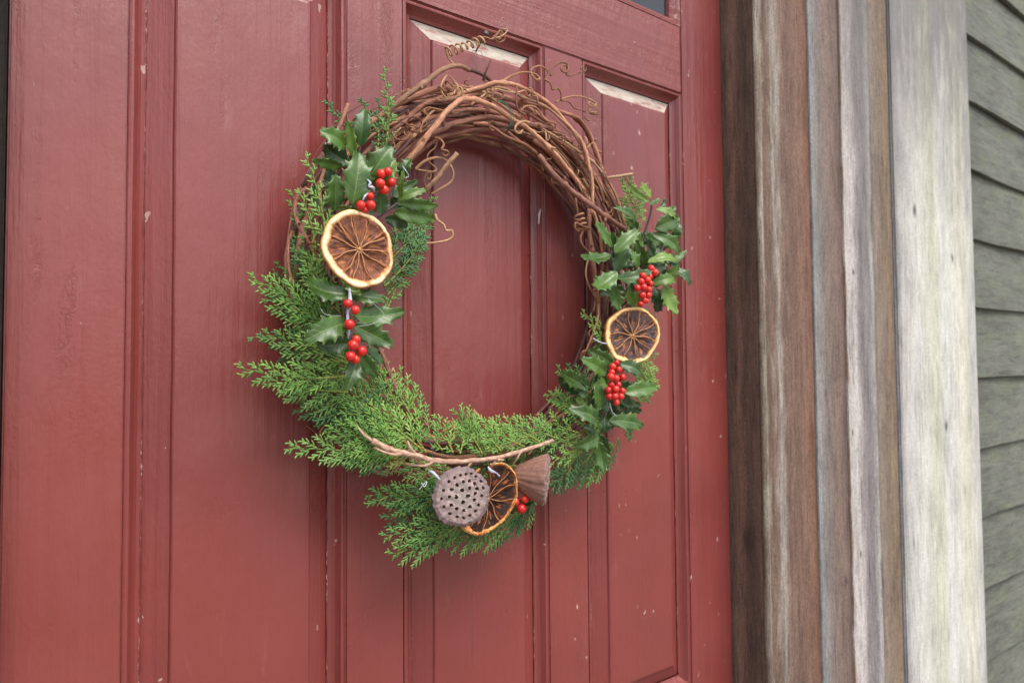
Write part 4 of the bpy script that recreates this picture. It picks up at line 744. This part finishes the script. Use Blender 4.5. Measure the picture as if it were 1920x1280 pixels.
def orange(c, rx, rz, mixcam, nseg, off, label, pm, seed, tilt=(0, 0, 0), rot=0., thick=.0045, arc=None, fold=0., rimk=1.0, rimw=.84, cols=None, mk_=1.0):
    r_ = np.random.default_rng(seed); rt, up, n = frame_for(c, mixcam, tilt)
    c1, s1 = math.cos(rot), math.sin(rot); rt, up = rt * c1 + up * s1, up * c1 - rt * s1
    cr_, me_ = cols or (lin(240, 205, 150), lin(196, 128, 78)); 
    amp = r_.uniform(0, 6.28, 4)
    def edge(th): return 1 + .010 * mnoise.noise(Vector((th * 6, seed, 0))) + .030 * math.sin(2 * th + amp[0]) + .014 * math.sin(5 * th + amp[1]) + .01 * math.sin(9 * th + amp[2])
    def pt(rad, th, h):
        k_ = rad * edge(th); x = rx * k_ * math.cos(th); y = rz * k_ * math.sin(th); wv = .0018 * math.sin(2 * th + amp[3]) * rad * rad
        f = fold * max(0, x) ** 1.5 * 8
        return c + rt * x + up * y + n * (h + wv + f)
    NT = 120; th_s = np.linspace(0, 2 * np.pi, NT, endpoint=False) if arc is None else np.linspace(arc[0], arc[1], NT)
    rimv = .035; prof = [(.0, -.0030), (.5, -.0030), (rimw - .02, -.0030), (rimw + .0, -.0002), (rimw + .04, .0005), (.95, .0006), (.99, -.0002), (1.0, -.0012), (1.0, -thick + .001), (.985, -thick), (.0, -thick - .0001)]
    V, Fc, C = [], [], []; m = len(prof)
    for t in th_s:
        sg = (t - off) / (2 * math.pi) * nseg % 1; 
        wig_ = .016 * math.sin(7 * t + amp[1]) - .045 * (1 - math.sin(math.pi * sg) ** .6) + rimv * math.cos(t + rot - .6) + r_.uniform(-.008, .008)
        for i, (rd, h) in enumerate(prof):
            rr = rd + (wig_ - .012 if i in (2, 3) else 0); V.append(pt(rr, t, h + (r_.uniform(-.0005, .0005) if 3 <= i <= 8 else 0)))
            base = np.array(cr_[:3]) * (1.0 if 3 < i < 6 else .92); 
            if i <= 2: base = np.array(me_[:3]) * .7
            if i == 3: base = np.array(lin(214, 150, 92)[:3])
            if i >= 7: base = np.array(lin(206, 146, 84)[:3]) * rimk
            if i == 6: base = np.array(lin(222, 176, 118)[:3])
            C.append(base)
    rng_j = range(NT) if arc is None else range(NT - 1)
    for j in rng_j:
        k = (j + 1) % NT
        for i in range(m - 1): Fc.append([j * m + i, j * m + i + 1, k * m + i + 1, k * m + i])
    if arc is not None:
        Fc.append([i for i in range(m)]); Fc.append([(NT - 1) * m + i for i in range(m)][::-1])
    root = mk('orange_slice', V, Fc, pith_m, wreath, col=C, label=label)
    # membranes
    it = []; angs = [off + 2 * math.pi * k / nseg + r_.uniform(-.10, .10) for k in range(nseg)]
    for a_ in angs:
        if arc is not None and not (arc[0] < a_ % 6.2832 < arc[1] or arc[0] < a_ % 6.2832 - 6.2832 < arc[1]): continue
        rads = np.linspace(.03, rimw - .05, 9); it.append((np.array([pt(q, a_ + .09 * math.sin(q * 6 + a_ * 3), -.0004 + .0009 * q) for q in rads]), np.linspace(.0005, .0003, 9) * (rx / .033) * mk_))
    mem = tubes('membrane', it, mem_m, root, 7, .15)
    # pulp segments
    for k in range(nseg):
        a0, a1 = angs[k] + .035, (angs[(k + 1) % nseg] + (2 * math.pi if k == nseg - 1 else 0)) - .035
        if arc is not None and not any(arc[0] - .2 < (a0 % 6.2832) + o_ and (a0 % 6.2832) + o_ + (a1 - a0) < arc[1] + .25 for o_ in (0, -6.2832)): continue
        nr, na_ = 16, 13; V, Fc, U, C = [], [], [], []; sdd = r_.uniform(0, 50)
        for i in range(nr):
            q = i / (nr - 1); rad = .07 + (rimw - .075) * q
            for j in range(na_):
                s = j / (na_ - 1); sp = min(1, .35 + q * 3) * (1 - .10 * max(0, q - .85) / .15); a_ = a0 + (a1 - a0) * (.5 + (s - .5) * sp)
                dish = -(math.sin(math.pi * s) ** .6) * math.sin(math.pi * min(1, q * 1.05)) ** .5 * .0018
                h = -.0010 + dish + .0022 * mnoise.noise(Vector((s * 6 + sdd, q * 3.5, 0))) + .0011 * mnoise.noise(Vector((s * 16, q * 6 + sdd, 3)))
                V.append(pt(rad, a_, h)); U.append((q + sdd, s + k)); e = max(abs(s - .5) * 2, q ** 3); C.append((max(0, e - .72) * 1.3 + max(0, .18 - q) * 1.2, 0, 0))
        for i in range(nr - 1):
            for j in range(na_ - 1): Fc.append([i * na_ + j, (i + 1) * na_ + j, (i + 1) * na_ + j + 1, i * na_ + j + 1])
        mk('pulp_segment', V, Fc, pm, root, uv=U, col=C)
    cp = c + n * .0004
    V, Fc, U = tube([cp - n * .002, cp, cp + n * .0009], np.array([.0012, .0017, .0008]), 9, rough=.25)
    mk('core', V, Fc, mem_m, root, uv=U)
    return root
mem_m = N('dried_membrane'); mn = mem_m.noise(mem_m.coord(), 350, 4); mem_m = mem_m.done(mem_m.ramp(mn, [(.3, lin(176, 112, 72, .9)), (.7, lin(226, 172, 120, .9))]), .45, mem_m.bump(mn, .5, .0008), .4)
c = P(674, 467, .092); s = scale_at(c)
orange(c, 66 * s * 1.04, 74 * s, .12, 11, .25, 'large pale dried orange slice at the upper left', pulp[0], 1, rot=.35, rimw=.865, cols=(lin(246, 222, 184), lin(196, 128, 78)))
c = P(1187, 629, .080); s = scale_at(c)
orange(c, 53 * s * 1.10, 55 * s, .28, 10, .35, 'small dried orange slice at the right', pulp[1], 2, rot=.2, thick=.006, rimk=.75, rimw=.89, tilt=(-.02, 0, 0))
c = P(915, 934, .080); s = scale_at(c)
orange(c, 72 * s, 52 * s, .62, 10, .1, 'burnt brown dried orange slice half hidden behind the round lotus pod', pulp[2], 3, rot=.85, tilt=(.05, 0, .0), thick=.007, arc=(-5.2, .75), rimk=.8, rimw=.93, mk_=.55, cols=(lin(214, 150, 84), lin(170, 92, 44)))
# ------------------------------------------------------------------ lotus pods
lt = N('lotus_pod_skin'); at = lt.n('Attribute', attribute_name='Col'); ln = lt.noise(lt.coord(), 240, 6, .65)
lc = lt.mix(1., at.outputs['Color'], lt.ramp(ln, [(.3, .72), (.5, 1.), (.7, 1.2)]), 'MULTIPLY'); lt = lt.done(lc, .6, lt.bump(ln, .5, .0008), .3)
seed_m = m_plain('lotus_seed', lin(70, 60, 58, .7), .6)
def lotus(c, R0, rt, up, n, label, stem_len, stem_r, hole_pts, colr, with_seeds=True, seed=5):
    r_ = np.random.default_rng(seed); NR, NT = 64, 168; V, Fc, C = [], [], []; am = r_.uniform(0, 6.28, 5)
    H = np.array(hole_pts) if len(hole_pts) else np.zeros((0, 3))
    def wav(th): return 1 + .06 * mnoise.noise(Vector((2.2 * math.cos(th), 2.2 * math.sin(th), seed))) + .05 * mnoise.noise(Vector((6 * math.cos(th), 6 * math.sin(th), seed + 3))) + .02 * mnoise.noise(Vector((14 * math.cos(th), 14 * math.sin(th), seed)))
    for i in range(NR):
        q = i / (NR - 1); 
        for j in range(NT):
            th = 2 * math.pi * j / NT; k_ = q * (1 + (wav(th) - 1) * q ** 4); x, y = k_ * math.cos(th), k_ * math.sin(th)
            h = -.0018 * q * q + (.0010 * mnoise.noise(Vector((9 * math.cos(th), 9 * math.sin(th), 5))) * max(0, q - .8) * 5) - .0020 * max(0, q - .88) * 8 + .0012 * mnoise.noise(Vector((x * 5, y * 5, 1))) + .0010 * q ** 3 * mnoise.noise(Vector((16 * math.cos(th), 16 * math.sin(th), q * 3)))
            col_ = np.array(colr) * (1 + .16 * mnoise.noise(Vector((x * 4, y * 4, 7)))); col_ = col_ * (np.array([.86, .80, .86]) if q > .86 else 1)
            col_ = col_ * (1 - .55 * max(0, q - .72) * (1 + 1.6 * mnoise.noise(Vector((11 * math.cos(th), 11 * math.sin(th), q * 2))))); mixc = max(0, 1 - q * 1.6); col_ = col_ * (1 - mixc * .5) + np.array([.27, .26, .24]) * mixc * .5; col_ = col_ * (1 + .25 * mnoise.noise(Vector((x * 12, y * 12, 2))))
            if len(H):
                dd = np.hypot(H[:, 0] - x, H[:, 1] - y); kk = int(np.argmin(dd)); dm = dd[kk]; hr = H[kk, 2] * (1 + .5 * mnoise.noise(Vector((x * 16, y * 16, kk * 3.1))))
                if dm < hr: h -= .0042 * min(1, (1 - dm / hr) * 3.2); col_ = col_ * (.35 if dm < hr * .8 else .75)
                elif dm < hr * 1.6: h += .0005 * (1 - (dm - hr) / (hr * .6)); col_ = col_ * 1.22 * np.array([1, .93, .88])
            V.append(c + R0 * (rt * x + up * y) + n * h); C.append(col_)
    top = len(V)
    for i in range(1, 13):                                   # the funnel behind the face
        q = i / 12; prof = 1 - (1 - stem_r) * q ** 1.25
        for j in range(NT):
            th = 2 * math.pi * j / NT; rid = 1 + (wav(th) - 1) * (1 - q) + .02 * math.sin(20 * th + 3 * q) * (.3 + q)
            V.append(c + R0 * prof * rid * (rt * math.cos(th) + up * math.sin(th)) - n * (.003 + stem_len * q)); f_ = .85 + .3 * (math.sin(20 * th + 3 * q + am[2]) * .5 + .5) * (.5 + .5 * math.sin(47 * th)); C.append(np.array(colr) * f_ * np.array([1.04, .84, .74]))
    for i in range(NR + 11):
        for j in range(NT): k = (j + 1) % NT; Fc.append([i * NT + j, i * NT + k, (i + 1) * NT + k, (i + 1) * NT + j])
    Fc.append([(NR + 11) * NT + j for j in range(NT)])
    Fc = [f[::-1] for f in Fc]
    root = mk('lotus_pod', V, Fc, lt, wreath, col=C, label=label)
    if with_seeds:
        for (x, y, hr) in hole_pts:
            pos = c + R0 * (rt * x + up * y) - n * .0034; me_r = hr * R0 * .62
            o = bpy.data.objects.new('seed', SM); COL.objects.link(o); o.parent = root; o.location = Vector(pos - root_loc(root)); o.scale = (me_r, me_r, me_r * 1.2); o.rotation_euler = Vector(n).to_track_quat('Z', 'Y').to_euler()
    return root
import bmesh
bm = bmesh.new(); bmesh.ops.create_icosphere(bm, subdivisions=1, radius=1); SM = bpy.data.meshes.new('seed'); bm.to_mesh(SM); bm.free(); SM.materials.append(seed_m); SM.polygons.foreach_set('use_smooth', [True] * len(SM.polygons))
# hole centres read off the pod, in pod radii
hp = [(560, 632), (485, 708), (632, 706), (563, 772), (430, 613), (498, 566), (577, 538), (655, 528), (650, 615), (720, 566), (722, 685), (748, 626), (708, 757), (650, 830), (568, 868), (484, 842), (420, 795), (397, 697), (332, 620), (403, 522), (472, 480), (545, 456), (615, 448), (682, 444), (738, 487), (800, 544), (826, 622), (803, 715), (760, 818), (715, 888), (645, 930), (568, 958), (487, 936), (400, 895), (330, 810), (305, 716)]
holes = [((a - 558) / 360, -(b - 708) / 355, .072 if i < 4 else .060 if i < 18 else .052) for i, (a, b) in enumerate(hp)]
c = P(867, 931, .100); s = scale_at(c); rt, up, n = frame_for(c, .55, (0, 0, .02))
lotus(c, 56 * s, rt, up, n, 'round purple-grey lotus pod full of seed holes facing the viewer', .022, .3, holes, np.array(lin(168, 146, 142, .60)[:3]))
# second pod lies on its side, its face turned to the right
a_ = P(968, 893, .075); b_ = P(1029, 900, .098); ax = b_ - a_; L = np.linalg.norm(ax); n = ax / L; tocam = CAM - b_; up = np.array([0.05, 0, 1.]); up -= (up @ n) * n; up /= np.linalg.norm(up); rt = np.cross(up, n)
s = scale_at(b_); hh = [(.62 * math.cos(t) * q, .62 * math.sin(t) * q, .09) for q, m in ((0, 1), (.55, 6), (1.15, 12)) for t in np.linspace(0, 2 * math.pi, m, endpoint=False)]
lotus(b_, 49 * s, rt, up, n, 'brown funnel-shaped lotus pod lying on its side with face turned right', L * 1.0, .36, hh, np.array(lin(160, 130, 120, .74)[:3]), seed=9)
# ------------------------------------------------------------------ dried glue
glue_m = N('dried_glue'); glue_m.b.inputs['Base Color'].default_value = (.40, .40, .48, 1); glue_m.b.inputs['Roughness'].default_value = .25; glue_m = glue_m.m
def glue(pts, r): return tubes('glue', [(trace(pts, 5), scale_at(P(pts[0][0], pts[0][1], .09)) * np.asarray(r))] if np.ndim(r) == 0 else [(trace(pts, 5), scale_at(P(pts[0][0], pts[0][1], .09)) * np.interp(np.linspace(0, 1, len(trace(pts, 5))), np.linspace(0, 1, len(r)), r))], glue_m, wreath, 7, .2)
glue([(655, 540, 9), (656, 560, 9), (652, 590, 9.2), (653, 620, 9.2), (653, 636, 9)], [2, 4, 3, 4, 1.5]); glue([(688, 336, 9.6), (694, 343, 9.8), (691, 350, 9.8), (699, 352, 9.8), (702, 360, 9.6)], [1, 3, 1.5, 3.4, 1]); glue([(680, 376, 9.8), (684, 368, 9.8), (690, 362, 9.6)], [1, 2.4, 1])
glue([(803, 882, 8.6), (812, 886, 9), (822, 896, 9.4), (826, 900, 9.2)], [1.2, 3.6, 2.2, 1.2]); glue([(915, 874, 9), (920, 882, 9.2), (930, 886, 9), (936, 892, 8.8)], [1.5, 3.6, 1.4, 2.4])
glue([(690, 560, 9.2), (720, 590, 9.4), (700, 606, 9.4), (670, 612, 9.6)], .35); glue([(600, 578, 8.6), (612, 590, 8.8), (640, 592, 9.2)], .4); glue([(755, 312, 8.6), (762, 322, 9), (766, 330, 8.8), (760, 334, 8.8)], 1.1); glue([(1143, 755, 9.4), (1148, 772, 9.4), (1156, 780, 9)], 1.0); glue([(1112, 634, 7.6), (1126, 642, 8), (1138, 644, 8)], 1.3)
glue([(785, 918, 9), (800, 902, 9.2), (796, 912, 9.4), (790, 905, 9.2)], .8)
print('objects', len(bpy.data.objects), 'polys', sum(len(o.data.polygons) for o in bpy.data.objects if o.type == 'MESH'))
